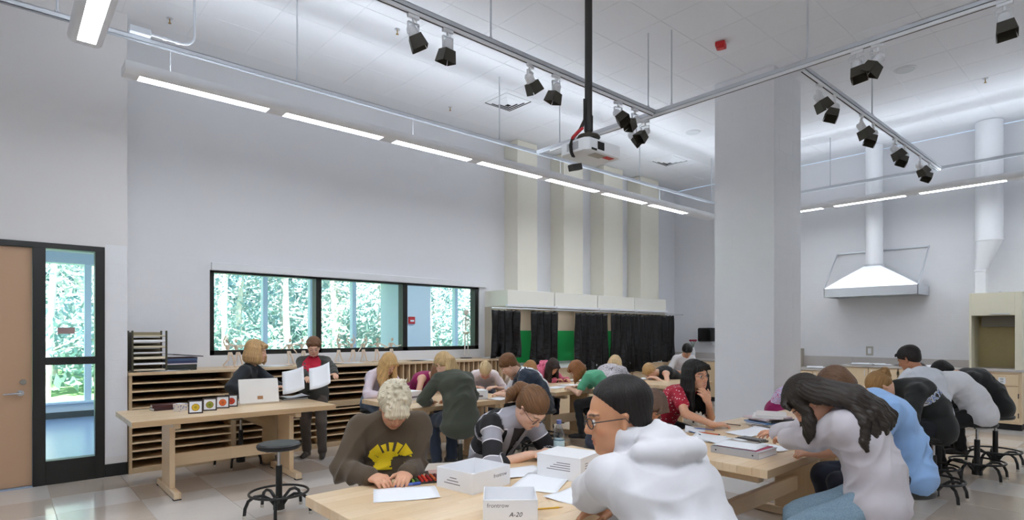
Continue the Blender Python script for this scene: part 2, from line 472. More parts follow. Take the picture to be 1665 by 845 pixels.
def tree(x, y, hgt, seed, label):
    rr = random.Random(seed)
    t = empty('tree', (x, y, -.08), label=label, cat='tree', group='trees outside the corridor glazing')
    mb = MB(); pts = []; px = py = 0
    for k in range(8):
        z = hgt * k / 7; px += rr.uniform(-.10, .10); py += rr.uniform(-.1, .1); pts.append((px, py, z))
    r0 = rr.uniform(.09, .15)
    mb.tube(pts, [r0 * (1 - .75 * k / 7) for k in range(8)], n=7)
    clusters = []
    for k in range(16):
        z = rr.uniform(.35, hgt); i = min(6, int(z / hgt * 7)); b = Vector(pts[i]); a = rr.uniform(0, 6.28); L = rr.uniform(.7, 2.0)
        e = Vector((b.x + L * math.cos(a), b.y + L * math.sin(a), z + rr.uniform(.0, .7)))
        mb.tube([(b.x, b.y, z - .1), (b + e) / 2 + Vector((0, 0, .05)), e], [.03, .02, .008], n=4); clusters.append(e)
        clusters.append((b + e) / 2)
    mb.build('trunk', m_bark, t)
    vs = []; fs = []
    for c in clusters:
        for q in range(62):
            p = c + Vector((rr.gauss(0, .42), rr.gauss(0, .42), rr.gauss(0, .34)))
            u = Vector((rr.uniform(-1, 1), rr.uniform(-1, 1), rr.uniform(-1, 1))).normalized(); w_ = u.orthogonal().normalized()
            s = rr.uniform(.06, .13); n0 = len(vs)
            vs += [p - u * s, p + w_ * s * .5, p + u * s, p - w_ * s * .5]; fs.append((n0, n0 + 1, n0 + 2, n0 + 3))
    me = bpy.data.meshes.new('foliage'); me.from_pydata(vs, [], fs); o = link('foliage', me, m_leaf[seed % 3], t); o['kind'] = 'stuff'
    return t
rt = random.Random(11)
spots = [(.9, 18.2), (2.0, 20.5), (1.4, 24), (4.6, 17.5), (5.6, 19.6), (6.4, 17.6), (7.6, 21), (8.3, 18.3), (9.3, 20.0), (10.3, 17.9), (11.4, 21.3), (12.2, 18.8),
         (13.6, 20.2), (14.8, 18.2), (16.2, 21), (17.5, 19.2), (-.6, 21), (9.9, 24.5), (6.6, 25.5), (13.2, 25), (17.2, 25), (3.4, 23)]
for k, (x, y) in enumerate(spots):
    tree(x, y, rt.uniform(6.5, 8.5), 100 + k, 'slender tree with pale trunk and sunlit leaves outside the windows')
# undergrowth below the trees
rr = random.Random(3); vs = []; fs = []
for q in range(14000):
    y = rr.uniform(18, 32); x = y * rr.uniform(-.08, .95); hh = abs(rr.gauss(0, .9)) + (y - 18) * .13
    p = Vector((x, y, hh)); u = Vector((rr.uniform(-1, 1), rr.uniform(-1, 1), rr.uniform(-1, 1))).normalized(); w_ = u.orthogonal().normalized()
    s = rr.uniform(.10, .24); n0 = len(vs); vs += [p - u * s, p + w_ * s * .55, p + u * s, p - w_ * s * .55]; fs.append((n0, n0 + 1, n0 + 2, n0 + 3))
me = bpy.data.meshes.new('undergrowth'); me.from_pydata(vs, [], fs)
tag(link('undergrowth', me, m_leaf[0]), 'dense sunlit undergrowth below the trees outside', 'undergrowth', kind='stuff')
# far hillside of wood
vs = []; fs = []
for q in range(16000):
    y = rr.uniform(31, 38); x = y * rr.uniform(-.1, 1.0); hh = rr.uniform(0, 12)
    p = Vector((x, y, hh)); u = Vector((rr.uniform(-1, 1), rr.uniform(-.5, .5), rr.uniform(-1, 1))).normalized(); w_ = u.orthogonal().normalized()
    s = rr.uniform(.22, .5); n0 = len(vs); vs += [p - u * s, p + w_ * s * .6, p + u * s, p - w_ * s * .6]; fs.append((n0, n0 + 1, n0 + 2, n0 + 3))
me = bpy.data.meshes.new('far_wood'); me.from_pydata(vs, [], fs)
tag(link('far_wood', me, m_leaf[1]), 'far wall of sunlit woodland behind the nearer trees', 'woodland', kind='stuff')

# ------------------------------------------------------------------ pendant lights
def fixture(name, axis, a0, a1, c, label, nlens, first, pitch, llen):
    """linear direct/indirect pendant. axis 'X' or 'Y', runs a0..a1, centre line at c on the other axis"""
    t = empty(name, (a0, c, 3.70) if axis == 'X' else (c, a0, 3.70), 0 if axis == 'X' else R(90) if a1 > a0 else R(-90), label, 'light fixture')
    L = abs(a1 - a0); W = .115
    prof = [(-.058, 0.0), (-.085, .006), (-.105, .03), (-.112, .06), (-.105, .095), (-.06, .10), (-.06, .06), (.06, .06), (.06, .10), (.105, .095), (.112, .06), (.105, .03), (.085, .006), (.058, 0.0), (.058, .012), (-.058, .012)]
    m_ = MB(); n = len(prof)
    vs = [(x, y, z) for x in (0, L) for (y, z) in prof]
    fs = [(i, (i + 1) % n, n + (i + 1) % n, n + i) for i in range(n)]
    m_.add(vs, fs); m_.smooth = True
    hs = m_.build('housing', m_white, t, angle=50)
    for x0, x1 in ((0, .012), (L - .012, L)):
        MB().box(x0, x1, -.104, .104, .012, .094).build('end_cap', m_white, t, bevel=.006)
    x = first; 
    edges = [0.0]
    for k in range(nlens):
        if x + llen > L: break
        MB().box(x, x + llen, -.056, .056, .003, .008).build('lens', m_lens, t)
        edges += [x, x + llen]; x += pitch
    edges.append(L)
    for k in range(0, len(edges), 2):
        if edges[k + 1] - edges[k] > .005: MB().box(edges[k], edges[k + 1], -.0575, .0575, .001, .009).build('joiner_plate', m_white, t)
    me = bpy.data.meshes.new('uplight'); me.from_pydata([(.02, -.057, .085), (L - .02, -.057, .085), (L - .02, .057, .085), (.02, .057, .085)], [], [(0, 1, 2, 3)])
    link('uplight_aperture', me, m_up, t)
    k = .35
    while k < L:
        ch = MB()
        for q in range(8): ch.tube([(k + (.006 if q % 2 else 0) , (0 if q % 2 else .006), .10 + q * .029 + .014 * math.sin(a)) for a in (0,)] + [(k, 0, .10 + (q + 1) * .029)], .0022, n=5)
        ch.build('hanging_chain', m_strut, t); k += 2.5
    return t
fixture('pendant_light', 'X', .78, 10.35, 5.86, 'long white pendant light running along the window wall', 8, .11, 1.246, 1.08)
fixture('pendant_light', 'Y', 5.30, -3.0, 10.86, 'white pendant light before the range hood wall', 7, .24, 1.246, 1.05)
fixture('pendant_light', 'Y', 5.46, -3.0, .485, 'white pendant light ending above the tan door', 7, .07, 1.246, 1.08)
fixture('pendant_light', 'X', -3.0, 4.7, .30, 'white pendant light above the photographer', 6, .2, 1.246, 1.08)  # added out of view to light the front tables from above
# ------------------------------------------------------------------ storage along the window wall
CBY = 7.33
m_shelf = wood_mat('maple_shelf_edge', S(236, 210, 172), S(228, 200, 160), 'X', strip=.5, length=5)
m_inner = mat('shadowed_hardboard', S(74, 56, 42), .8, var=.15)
shelf_cache = {}
def flat_file(x0, x1, label):
    t = empty('flat_file_cabinet', ((x0 + x1) / 2, CBY, 0), 0, label, 'cabinet', 'cabinets under the long window')
    W = x1 - x0; D = YW - CBY - .005; h = W / 2
    for s in (-1, 1):
        MB().box(s * h - (.028 if s > 0 else 0), s * h + (0 if s > 0 else .028), 0, D, 0, 1.05).build('side_panel', m_mapleZ, t, bevel=.002)
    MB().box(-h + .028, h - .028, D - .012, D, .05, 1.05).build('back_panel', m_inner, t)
    MB().box(-h + .028, h - .028, .0, D - .012, 0, .058).build('plinth', m_shelf, t, bevel=.002)
    MB().box(-h + .028, h - .028, .0, D - .012, .525, .60).build('middle_rail', m_shelf, t, bevel=.002)
    key = round(W, 3)
    if key not in shelf_cache:
        me = MB().box(-h + .028, h - .028, .004, D - .012, 0, .016).mesh('shelf', bevel=.001); me.materials.append(m_shelf); shelf_cache[key] = me
    for z in [.058 + .0855 * k for k in range(1, 6)] + [.60 + .089 * k for k in range(1, 5)]:
        o = link('shelf', shelf_cache[key], None, t); o.location = (0, 0, z)
    return t
flat_file(1.028, 2.073, 'maple flat file cabinet with thin shelves next to the door wall')
flat_file(2.073, 3.12, 'maple flat file cabinet behind the seated teacher')
flat_file(3.12, 4.235, 'maple flat file cabinet behind the blond student in lilac')
def slot_unit(x0, x1, label):
    t = empty('slot_cabinet', ((x0 + x1) / 2, CBY, 0), 0, label, 'cabinet', 'cabinets under the long window')
    W = x1 - x0; D = YW - CBY - .005; h = W / 2
    for s in (-1, 1):
        MB().box(s * h - (.045 if s > 0 else 0), s * h + (0 if s > 0 else .045), 0, D, 0, 1.05).build('side_panel', m_mapleZ, t, bevel=.002)
    MB().box(-h + .045, h - .045, D - .012, D, .05, 1.05).build('back_panel', m_shelf, t)
    MB().box(-h + .045, h - .045, .0, D - .012, 0, .09).build('plinth', m_shelf, t, bevel=.002)
    MB().box(-h + .045, h - .045, .0, D - .012, .46, .50).build('middle_rail', m_shelf, t, bevel=.002)
    n = int(round((W - .09) / .098)); st = (W - .09) / n
    if 'div' not in shelf_cache:
        me = MB().box(-.009, .009, .004, D - .012, 0, .55).mesh('divider', bevel=.001); me.materials.append(m_mapleZ); shelf_cache['div'] = me
        me = MB().box(-.009, .009, .004, D - .012, 0, .37).mesh('divider', bevel=.001); me.materials.append(m_mapleZ); shelf_cache['divl'] = me
    for k in range(1, n):
        for key, z in (('div', .50), ('divl', .09)):
            o = link('divider', shelf_cache[key], None, t); o.location = (-h + .045 + st * k, 0, z)
    return t
slot_unit(4.237, 5.25, 'maple cabinet of tall narrow slots behind the student in magenta')
slot_unit(5.252, 6.28, 'maple cabinet of tall narrow slots beside the black curtains')
tp = box('cabinet_worktop', m_butcher, 1.02, 6.30, CBY - .02, YW - .001, 1.05, 1.083, bevel=.003)
tag(tp, 'long maple worktop on the cabinets under the window', 'worktop')

# ------------------------------------------------------------------ spray booths with black curtains
m_plastic = mat('black_plastic_sheet', S(9, 9, 9), .24, var=.25, vscale=5, bump=.6, bscale=12, spec=.42, bdist=.02)
m_green = mat('green_panel', S(20, 160, 84), .5, var=.04)
m_beige = mat('beige_liner', S(196, 184, 168), .6, var=.03)
HF = 7.305
m_booth = emit('booth_lamp_glow', (1, .98, .95, 1), 15.0)
hoods = [(6.365, 7.48, 6.821, 7.303), (7.505, 8.675, 8.004, 8.545), (8.70, 9.855, 9.183, 9.80), (9.88, 11.004, 10.427, 11.10)]
where = ['next to the window', 'second from the window', 'third from the window', 'in the far corner']
for k, (x0, x1, f0, f1) in enumerate(hoods):
    t = empty('spray_booth', ((x0 + x1) / 2, YW, 0), 0, 'cream spray booth with tall square flue, %s' % where[k], 'booth', 'row of spray booths')
    cx = (x0 + x1) / 2
    MB().box(x0 - cx, x1 - cx, HF - YW, -.002, 1.96, 2.235).build('hood', m_cream, t, bevel=.006)
    MB().box(x0 - cx - (.05 if k == 0 else 0), x1 - cx + .01, HF - YW - .05, HF - YW - .001, 1.945, 1.985).build('hood_lip', m_white, t, bevel=.004)
    MB().box(f0 - cx, f1 - cx, 7.56 - YW, -.002, 2.236, ZC - .004).build('flue', m_creamd, t, bevel=.004)
    MB().box(x0 - cx + .02, x1 - cx - .02, -.025, -.003, .955, 1.548).build('back_panel', m_green, t)
    MB().box(x0 - cx + .02, x1 - cx - .02, -.022, -.003, 1.55, 1.958).build('upper_liner', m_beige, t)
    MB().box(x0 - cx, x0 - cx + .02, HF - YW + .02, -.003, .90, 1.958).build('side_liner', m_beige, t)
    MB().box(x1 - cx - .02, x1 - cx, HF - YW + .02, -.003, .90, 1.958).build('side_liner', m_beige, t)
    MB().box(-.35, .35, -.40, -.34, 1.935, 1.959).build('booth_lamp', m_white, t, bevel=.003); MB().box(-.34, .34, -.395, -.345, 1.931, 1.9345).build('lamp_lens', m_booth, t)
    MB().box(x0 - cx, x1 - cx, HF - YW, -.003, .865, .90).build('shelf_counter', m_white, t, bevel=.003)
    MB().box(x0 - cx + .01, x1 - cx - .01, HF - YW + .06, -.003, .0, .864).build('base_cabinet', m_birch, t, bevel=.003)
rod = MB(); rod.tube([(5.99, 7.27, 1.915), (11.62, 7.27, 1.915)], .011, n=8)
ro = tag(rod.build('curtain_rod', m_steel), 'thin metal curtain rod under the booth hoods', 'rod')
for x in (6.40, 7.49, 8.69, 9.87, 10.98): 
    MB().box(x - .006, x + .006, 7.26, 7.30, 1.908, 1.95).build('rod_bracket', m_steel, ro)
def curtain(x0, x1, zb, seed, label):
    rr = random.Random(seed); n = 90; m = 22; vs = []; fs = []
    ph = [rr.uniform(0, 6.28) for _ in range(6)]
    fr = (x1 - x0)
    for j in range(m + 1):
        v = j / m; z = 1.893 + (zb - 1.893) * v
        for i in range(n + 1):
            u = i / n; X = u * fr
            top = .018 * abs(math.sin(X * 24 + ph[5])) * (1 - v) ** 6
            a = .020 + .018 * v
            y = a * math.sin(X * 40 + ph[0] + .9 * math.sin(X * 9 + ph[1]) + .5 * v) + .022 * v * math.sin(X * 17 + ph[2] + v * 1.2) + .008 * math.sin(v * 9 + X * 23 + ph[3])
            xx = (u - .5) * fr * (1 + .06 * v * v) + .012 * math.sin(v * 7 + ph[4]) * v
            vs.append((xx, y, z - top - .012 * v * math.sin(X * 13 + ph[3])))
    for j in range(m):
        for i in range(n): fs.append((j * (n + 1) + i, j * (n + 1) + i + 1, (j + 1) * (n + 1) + i + 1, (j + 1) * (n + 1) + i))
    me = bpy.data.meshes.new('curtain'); me.from_pydata(vs, [], fs)
    for p in me.polygons: p.use_smooth = True
    t = empty('plastic_curtain', ((x0 + x1) / 2, 7.275, 1.9), 0, label, 'curtain', 'black plastic curtains of the booths')
    o = link('sheet', me, m_plastic, t); o.location = (0, 0, -1.9)
    so = o.modifiers.new('thick', 'SOLIDIFY'); so.thickness = .003
    k = int(fr / .12)
    for q in range(k + 1):
        x = -fr / 2 + .02 + (fr - .04) * q / k
        ring = MB(); ring.tube([(x, .014 * math.cos(a), .015 + .016 * math.sin(a)) for a in [6.2832 * w_ / 10 for w_ in range(10)]], .002, n=5, closed=True)
        ring.build('curtain_ring', m_steel, t)
for a, b, zb, sd, lb in ((6.0, 6.62, 1.10, 1, 'black plastic curtain beside the window, left of the green gap'), (6.87, 7.56, .70, 2, 'black plastic curtain between the two wide green gaps'),
                         (8.02, 8.98, .68, 3, 'wide black plastic curtain right of the larger green gap'), (9.08, 10.26, .70, 4, 'black plastic curtain in many folds near the far corner'),
                         (10.28, 11.28, .88, 5, 'rightmost black plastic curtain against the bare wall')):
    curtain(a, b, zb, sd, lb)

# ------------------------------------------------------------------ counters on the hood wall
XF = XR - .61
m_ctop = mat('grey_laminate', S(196, 190, 186), .4, var=.05, vscale=60)
def base_cab(y0, y1, ztop, label, ndoors, drawer=False):
    t = empty('base_cabinet', (XR, (y0 + y1) / 2, 0), 0, label, 'cabinet', 'base cabinets along the range hood wall')
    h = (y1 - y0) / 2; g = XF - XR
    MB().box(g, -.002, -h, h, .10, ztop - .033).build('body', m_birch, t, bevel=.002)
    MB().box(g + .07, -.002, -h, h, 0, .10).build('toe_kick', m_rubber, t)
    w = 2 * h / ndoors
    for k in range(ndoors):
        a = -h + w * k + .006; b = -h + w * (k + 1) - .006
        zt = ztop - .045
        if drawer:
            MB().box(g - .02, g, a, b, zt - .17, zt).build('drawer', m_birch, t, bevel=.003); zt -= .182
        d = MB().box(g - .02, g, a, b, .115, zt).build('door', m_birch, t, bevel=.003)
        hy = b - .05 if k % 2 == 0 else a + .05
        hd = MB(); hd.tube([(g - .02, hy, zt - .14), (g - .045, hy, zt - .13), (g - .045, hy, zt - .05), (g - .02, hy, zt - .04)], .006, n=8)
        hd.build('pull', m_white, d)
        for z in (.18, zt - .1): MB().box(g - .024, g - .018, (a if k % 2 == 0 else b) - .006, (a if k % 2 == 0 else b) + .006, z, z + .06).build('hinge', m_black, d)
    return t
base_cab(5.01, 6.45, .91, 'birch base cabinet hidden behind the white column', 3)
base_cab(6.46, 7.90, .91, 'birch base cabinet under the towel dispenser', 3)
base_cab(4.0, 4.97, .82, 'lower birch base cabinet beside the white column', 2)
base_cab(3.08, 3.985, .92, 'birch base cabinet right of the lower counter', 2)
base_cab(2.12, 3.07, .92, 'birch base cabinet next to the fume hood', 2)
def ctop(y0, y1, z, lb):
    o = box('countertop', m_ctop, XF - .03, XR - .002, y0, y1, z - .033, z, bevel=.004); tag(o, lb, 'countertop')
    bs = MB().box(XR - .02, XR - .0045, y0, y1, z, 1.045).build('backsplash', m_ctop, o, bevel=.002); return o
ctop(5.0, 7.9, .91, 'grey countertop running behind the white column'); ctop(4.0, 4.985, .82, 'low grey countertop beside the white column'); ctop(2.11, 3.99, .92, 'higher grey countertop with papers below the range hood')
tag(box('end_panel', mat('beige_laminate', S(186, 178, 164), .5), XF + .03, XR - .005, 4.885, 4.985, .8205, 1.19, bevel=.003), 'short beige upright panel at the counter end by the column', 'panel')

# fume hood on its base
fh = empty('fume_hood', (XR, 1.77, 0), 0, 'cream fume hood cabinet with open front and wooden base', 'fume hood')
g = XF - XR; a, b = -.32, .325
m_fume = mat('fume_hood_cream', S(226, 222, 200), .5, var=.02); m_fin = mat('fume_hood_liner', S(200, 184, 136), .6, var=.06, vscale=20)
MB().box(g, -.002, a, b, .10, .90).build('base', m_birch, fh, bevel=.003)
MB().box(g + .06, -.002, a + .01, b - .01, 0, .10).build('toe_kick', m_rubber, fh)
dr = MB().box(g - .02, g, a + .04, b - .03, .69, .86).build('drawer_front', m_birch, fh, bevel=.003)
dd_ = MB().box(g - .02, g, a + .04, b - .03, .13, .675).build('door', m_birch, fh, bevel=.003)
for z in (.20, .50): MB().box(g - .027, g - .016, a + .034, a + .046, z, z + .075).build('hinge', m_black, dd_)
MB().box(g - .03, 0, a - .01, b + .01, .90, .94).build('worktop', m_ctop, fh, bevel=.004)
MB().box(g, -.002, a, a + .085, .94, 2.14).build('side_wall', m_fume, fh, bevel=.003)
MB().box(g, -.002, b - .03, b, .94, 2.14).build('side_wall', m_fume, fh, bevel=.003)
MB().box(g, g + .03, a + .085, b - .03, 1.78, 2.14).build('front_panel', m_fume, fh, bevel=.002)
MB().box(g + .03, -.002, a + .085, b - .03, 2.10, 2.14).build('roof_panel', m_fume, fh)
MB().box(-.03, -.005, a + .085, b - .03, .94, 2.10).build('liner', m_fin, fh)
MB().box(-.26, -.03, a + .09, b - .10, 1.60, 1.78).build('baffle', mat('grey_baffle', S(128, 122, 108), .4), fh, bevel=.004)
MB().box(g - .012, g, a + .14, a + .38, 1.80, 1.812).build('sash_handle', m_steel, fh, bevel=.002)
ou = MB().box(g - .028, g - .021, -.13, -.04, .715, .815).build('outlet_plate', m_white, fh, bevel=.003)
for z in (.737, .777): MB().box(g - .031, g - .027, -.105, -.065, z, z + .028).build('socket', mat('outlet_grey', S(190, 190, 186), .5), ou, bevel=.003)
MB().cyl((-.32, -.02, 2.14), (-.32, -.02, 2.17), .02, n=10).cyl((-.32, .12, 2.15), (-.32, -.15, 2.15), .008, n=8).build('gas_fitting', m_steel, fh)
dc = empty('exhaust_duct', (XR - .31, 1.89, 2.142), 0, 'wide white exhaust duct tapering down to the fume hood', 'duct')
MB().box(-.09, .09, .03, .17, .002, .36).build('lower_duct', m_white, dc, bevel=.004)
MB().box(-.1, .1, .02, .18, .355, .385).build('flange', m_white, dc, bevel=.003)
tr = MB(); n = 24; vs = []
sq = []
for i in range(n):
    t_ = 2 * math.pi * i / n; c, s = math.cos(t_), math.sin(t_); k = .085 / max(abs(c), abs(s)); sq.append((c * k, .10 + s * k * .85))
vs = [(x, y, .385) for x, y in sq] + [(.178 * math.cos(2 * math.pi * i / n), .178 * math.sin(2 * math.pi * i / n), .86) for i in range(n)]
tr.add(vs, [(i, (i + 1) % n, n + (i + 1) % n, n + i) for i in range(n)]); tr.smooth = True
tr.build('transition', m_white, dc, angle=50)
MB().cyl((0, 0, .86), (0, 0, ZC - 2.142 - .003), .18, n=32).build('round_duct', m_white, dc)
MB().cyl((0, 0, .85), (0, 0, .875), .186, n=32).build('duct_collar', m_white, dc)

# range hood
hd = empty('range_hood', (XR, 3.50, 2.165), 0, 'stainless range hood canopy hung on the white block wall', 'range hood')
y0, y1, gx = 2.765 - 3.5, 4.255 - 3.5, -.70
c = MB(); t_ = .012
c.box(gx, gx + t_, y0, y1, 0, .162); c.box(gx, -.004, y0, y0 + t_, 0, .162); c.box(gx, -.004, y1 - t_, y1, 0, .162); c.box(-.016, -.004, y0, y1, 0, .162)
c.build('skirt', m_steel, hd, bevel=.002)
ax, ay, ar, az = -.35, .02, .145, .55
cv = [(gx, y0, .162), (-.004, y0, .162), (-.004, y1, .162), (gx, y1, .162), (ax - ar, ay - ar, az), (ax + ar, ay - ar, az), (ax + ar, ay + ar, az), (ax - ar, ay + ar, az)]
MB().add(cv, [(0, 1, 5, 4), (1, 2, 6, 5), (2, 3, 7, 6), (3, 0, 4, 7), (4, 5, 6, 7)]).build('canopy', m_steel, hd)
MB().box(gx + .012, -.016, y0 + .012, y1 - .012, .03, .04).build('filter_panel', mat('hood_filter', S(150, 150, 148), .45, metal=.5), hd)
MB().cyl((ax, ay, az), (ax, ay, az + .035), .152, n=28).build('collar', m_steel, hd)
MB().cyl((ax, ay, az + .035), (ax, ay, ZC - 2.165 - .003), .137, n=32).build('round_duct', m_white, hd)
fr = .018
MB().box(-.03, -.004, y0 - .01, y1 + .01, .862, .888).build('wall_bar', m_steel, hd, bevel=.002)
for yy in (y0 - .002, y1 + .002):
    MB().cyl((-.02, yy, .872), (gx + .01, yy, .165), .013, n=6).build('hanger_bar', m_steel, hd)
for yy in (y0, y1):
    MB().cyl((gx + .01, yy, .168), (ax - ar, ay + (-ar if yy < 0 else ar), az), .006, n=6).build('canopy_seam', m_steel, hd)

def plate(y, z, lb, c=S(178, 176, 166)):
    t = empty('outlet', (XR - .0036, y, z), 0, lb, 'outlet')
    MB().box(-.008, 0, -.06, .06, -.085, .085).build('cover_plate', mat('outlet_plate_grey', c, .4), t, bevel=.003)
    MB().box(-.013, -.006, -.03, .03, -.052, .052).build('socket_face', m_white, t, bevel=.004)
plate(3.70, 1.165, 'grey outlet plate on the wall below the range hood')
# box with conduit at the right edge
eb = empty('junction_box', (XR - .0036, 1.36, 2.52), 0, 'white junction box with thin pipes right of the exhaust duct', 'junction box')
MB().box(-.12, 0, -.16, .06, 0, .16).build('box', m_white, eb, bevel=.006)
for y in (-.10, -.04, .02): MB().cyl((-.06, y, -.35), (-.06, y, 0), .013, n=10).build('pipe', m_white, eb)
MB().cyl((-.06, -.02, .16), (-.06, -.02, .5), .012, n=10).build('pipe', m_white, eb)
# paper towel dispenser
td = empty('towel_dispenser', (XR - .0036, 6.98, 1.28), 0, 'black paper towel dispenser on the wall beside the column', 'dispenser')
MB().box(-.23, 0, -.17, .19, .02, .34).build('case', mat('smoked_plastic', S(24, 24, 24), .2), td, bevel=.035, seg=3)
MB().box(-.20, -.01, -.15, .17, 0, .03).build('tray', m_steel, td, bevel=.006)
MB().box(-.1, -.02, -.12, .14, -.05, .0).build('paper_end', m_white, td)
# ------------------------------------------------------------------ hung strut grid
ZT = 4.03
def on_line(px, axis, c):
    d = FW + RT * ((px - CXP) / FPX)
    t = c / (d.y if axis == 'X' else d.x)
    return (d * t).x if axis == 'X' else (d * t).y
def rail(axis, a0, a1, c, label, track=None):
    t = empty('strut_rail', (a0, c, ZT) if axis == 'X' else (c, a0, ZT), 0 if axis == 'X' else R(90), label, 'rail')
    L = a1 - a0
    s = MB()
    for (y0, y1, z0, z1) in ((-.02, -.016, 0, .041), (.016, .02, 0, .041), (-.02, .02, .037, .041), (-.02, -.010, 0, .004), (.010, .02, 0, .004)):
        s.box(0, L, y0, y1, z0, z1)
    s.build('channel', m_strut, t)
    if track:
        MB().box(track[0] - a0, track[1] - a0, -.017, .017, -.032, -.0005).build('lighting_track', m_white, t, bevel=.002)
        MB().box(track[0] - a0, track[1] - a0, -.005, .005, -.0335, -.0318).build('track_slot', m_dark, t)
    return t
rail('X', -3.2, 10.84, 5.88, 'galvanised rail above the window wall pendant light')
rail('X', -1.0, 5.635, 3.90, 'white track rail carrying spotlights, left of the projector pole', (-1.0, 5.6))
rail('Y', -3.0, 5.855, 5.66, 'track rail crossing the middle of the room in front of the column', (-3.0, 5.6))
rail('X', 5.685, 10.84, 2.30, 'track rail with eight spotlights right of the column', (5.72, 10.8))
rail('Y', -3.0, 5.855, 10.865, 'galvanised rail before the range hood wall')
rods = [('X', 798, 3.90), ('X', 483, 5.88), ('X', 812, 5.88), ('Y', 910, 5.66), ('X', 1054, 3.90), ('Y', 1092, 5.66), ('Y', 1313, 5.66), ('X', 1418, 2.30), ('Y', 1350, 10.865), ('X', 1040, 5.88), ('X', 1157, 5.88), ('X', 93, 5.88)]
nm = ['on the long spotlight track', 'left end above the window wall', 'over the window, mid rail', 'behind the projector', 'left of a pair at the track crossing', 'right of a pair at the track crossing', 'in front of the column', 'among the eight spotlights', 'right of the column near the hood wall', 'before the cream flues', 'beside the column edge', 'above the tan door']
for (ax, px, c), n_ in zip(rods, nm):
    u = on_line(px, ax, c); x, y = (u, c) if ax == 'X' else (c, u)
    t = empty('hanger_rod', (x, y, ZT + .041), 0, 'thin vertical hanger rod %s' % n_, 'rod', 'ceiling hanger rods')
    MB().cyl((0, 0, 0), (0, 0, ZC - ZT - .045), .0085, n=8).build('rod', m_strut, t)
    MB().cyl((0, 0, 0), (0, 0, .02), .016, n=6).build('nut', m_steel, t)
# conduit dropping to the rail
u = on_line(316, 'X', 5.84)
cd = empty('conduit', (u, 5.84, ZC), 0, 'bent metal conduit dropping from the ceiling to the rail', 'conduit')
pts = [(0, 0, -.003), (0, 0, -.72)] + [(-.10 + .10 * math.cos(a), 0, -.72 - .10 * math.sin(a)) for a in [R(q) for q in (20, 40, 60, 80, 90)]] + [(-.34, 0, -.82)]
MB().tube(pts, .011, n=8).build('pipe', m_strut, cd)
MB().box(-.50, -.34, -.03, .03, -.85, -.79).build('junction', m_strut, cd, bevel=.006)
for q in (-.12, -.22): MB().cyl((q, 0, -.82), (q - .03, 0, -.82), .017, n=8).build('coupling', m_steel, cd)

# ------------------------------------------------------------------ spotlights
m_bark_d = mat('dark_bronze_metal', S(62, 58, 48), .5, var=.08)
m_inside = mat('spot_reflector', S(210, 208, 196), .3, metal=.6)
def spot_proto():
    t = empty('spotlight', (0, 0, 0))
    MB().box(-.05, .05, -.016, .016, -.028, 0).build('track_adapter', m_white, t, bevel=.004)
    y = MB(); y.cyl((0, 0, -.028), (0, 0, -.06), .011, n=10); y.box(-.05, .05, -.012, .012, -.066, -.06); y.box(-.05, -.046, -.012, .012, -.16, -.06); y.box(.046, .05, -.012, .012, -.16, -.06)
    y.build('yoke', m_white, t, bevel=.001)
    hp = empty('head', (0, 0, -.14)); hp.parent = t
    c = MB(); c.cyl((0, 0, .055), (0, 0, .035), .03, .042, n=16); c.cyl((0, 0, .035), (0, 0, -.03), .042, n=16)
    c.build('lamp_can', m_white, hp)
    b = MB(); r0, r1, z0, z1 = .050, .066, -.025, -.125; th = .003
    for k in range(4):
        a = R(90 * k); M3 = Matrix.Rotation(a, 3, 'Z')
        q = [(r0, -r0, z0), (r0, r0, z0), (r1, r1 * .9, z1), (r1, -r1 * .9, z1)]
        vs = [M3 @ Vector(p) for p in q] + [M3 @ (Vector(p) - Vector((th, 0, 0))) for p in q]
        b.add(vs, [(0, 1, 2, 3), (7, 6, 5, 4), (0, 4, 5, 1), (1, 5, 6, 2), (2, 6, 7, 3), (3, 7, 4, 0)])
    b.box(-r0, r0, -r0, r0, z0 - .003, z0)
    b.build('barn_doors', m_bark_d, hp)
    MB().cyl((0, 0, z0 - .004), (0, 0, z0 - .012), .040, .036, n=16).build('reflector', m_inside, hp)
    cb = MB(); cb.tube([(.02, 0, -.03), (.06, .03, -.06), (.05, .04, -.10), (.02, .03, -.10)], .0035, n=6); cb.build('cord', m_white, t)
    return t
proto = spot_proto(); first_spot = True
def spot(ax, px, c, az, tilt, label, group, zrot=0):
    global first_spot
    o = proto if first_spot else copy_tree(proto); first_spot = False
    u = on_line(px, ax, c); o.location = ((u, c) if ax == 'X' else (c, u)) + (ZT - .034,)
    o.rotation_euler = (0, 0, (0 if ax == 'X' else R(90)) + R(zrot))
    h = [q for q in o.children if q.name.startswith('head')][0]
    h.rotation_euler = (R(tilt) * math.cos(R(az)), R(tilt) * math.sin(R(az)), R(az) * .3)
    tag(o, label, 'spotlight', group)
G1, G2, G3 = 'spotlights on the long left track', 'spotlights on the middle cross track', 'spotlights on the track right of the column'
spot('X', 672, 3.90, 200, 28, 'white track spotlight with dark barn doors, leftmost on the long track', G1)
spot('X', 728, 3.90, 10, 12, 'second spotlight from the left on the long track', G1)
spot('X', 862, 3.90, 200, 40, 'third spotlight from the left on the long track, tilted', G1, 20)
spot('X', 904, 3.90, 20, 18, 'spotlight on the long track just left of the projector pole', G1)
spot('X', 1005, 3.90, 160, 42, 'upper spotlight right of the projector pole, tilted left', G1, -20)
spot('X', 1032, 3.90, 60, 55, 'spotlight beside the track crossing, turned sideways', G1)
spot('Y', 1029, 5.66, 90, 45, 'lower left spotlight on the cross track beside the projector', G2)
spot('Y', 1049, 5.66, 250, 45, 'lower right spotlight on the cross track beside the projector', G2, 15)
spot('Y', 1394, 5.66, 40, 15, 'left of the two spotlights on the cross track right of the column', G2)
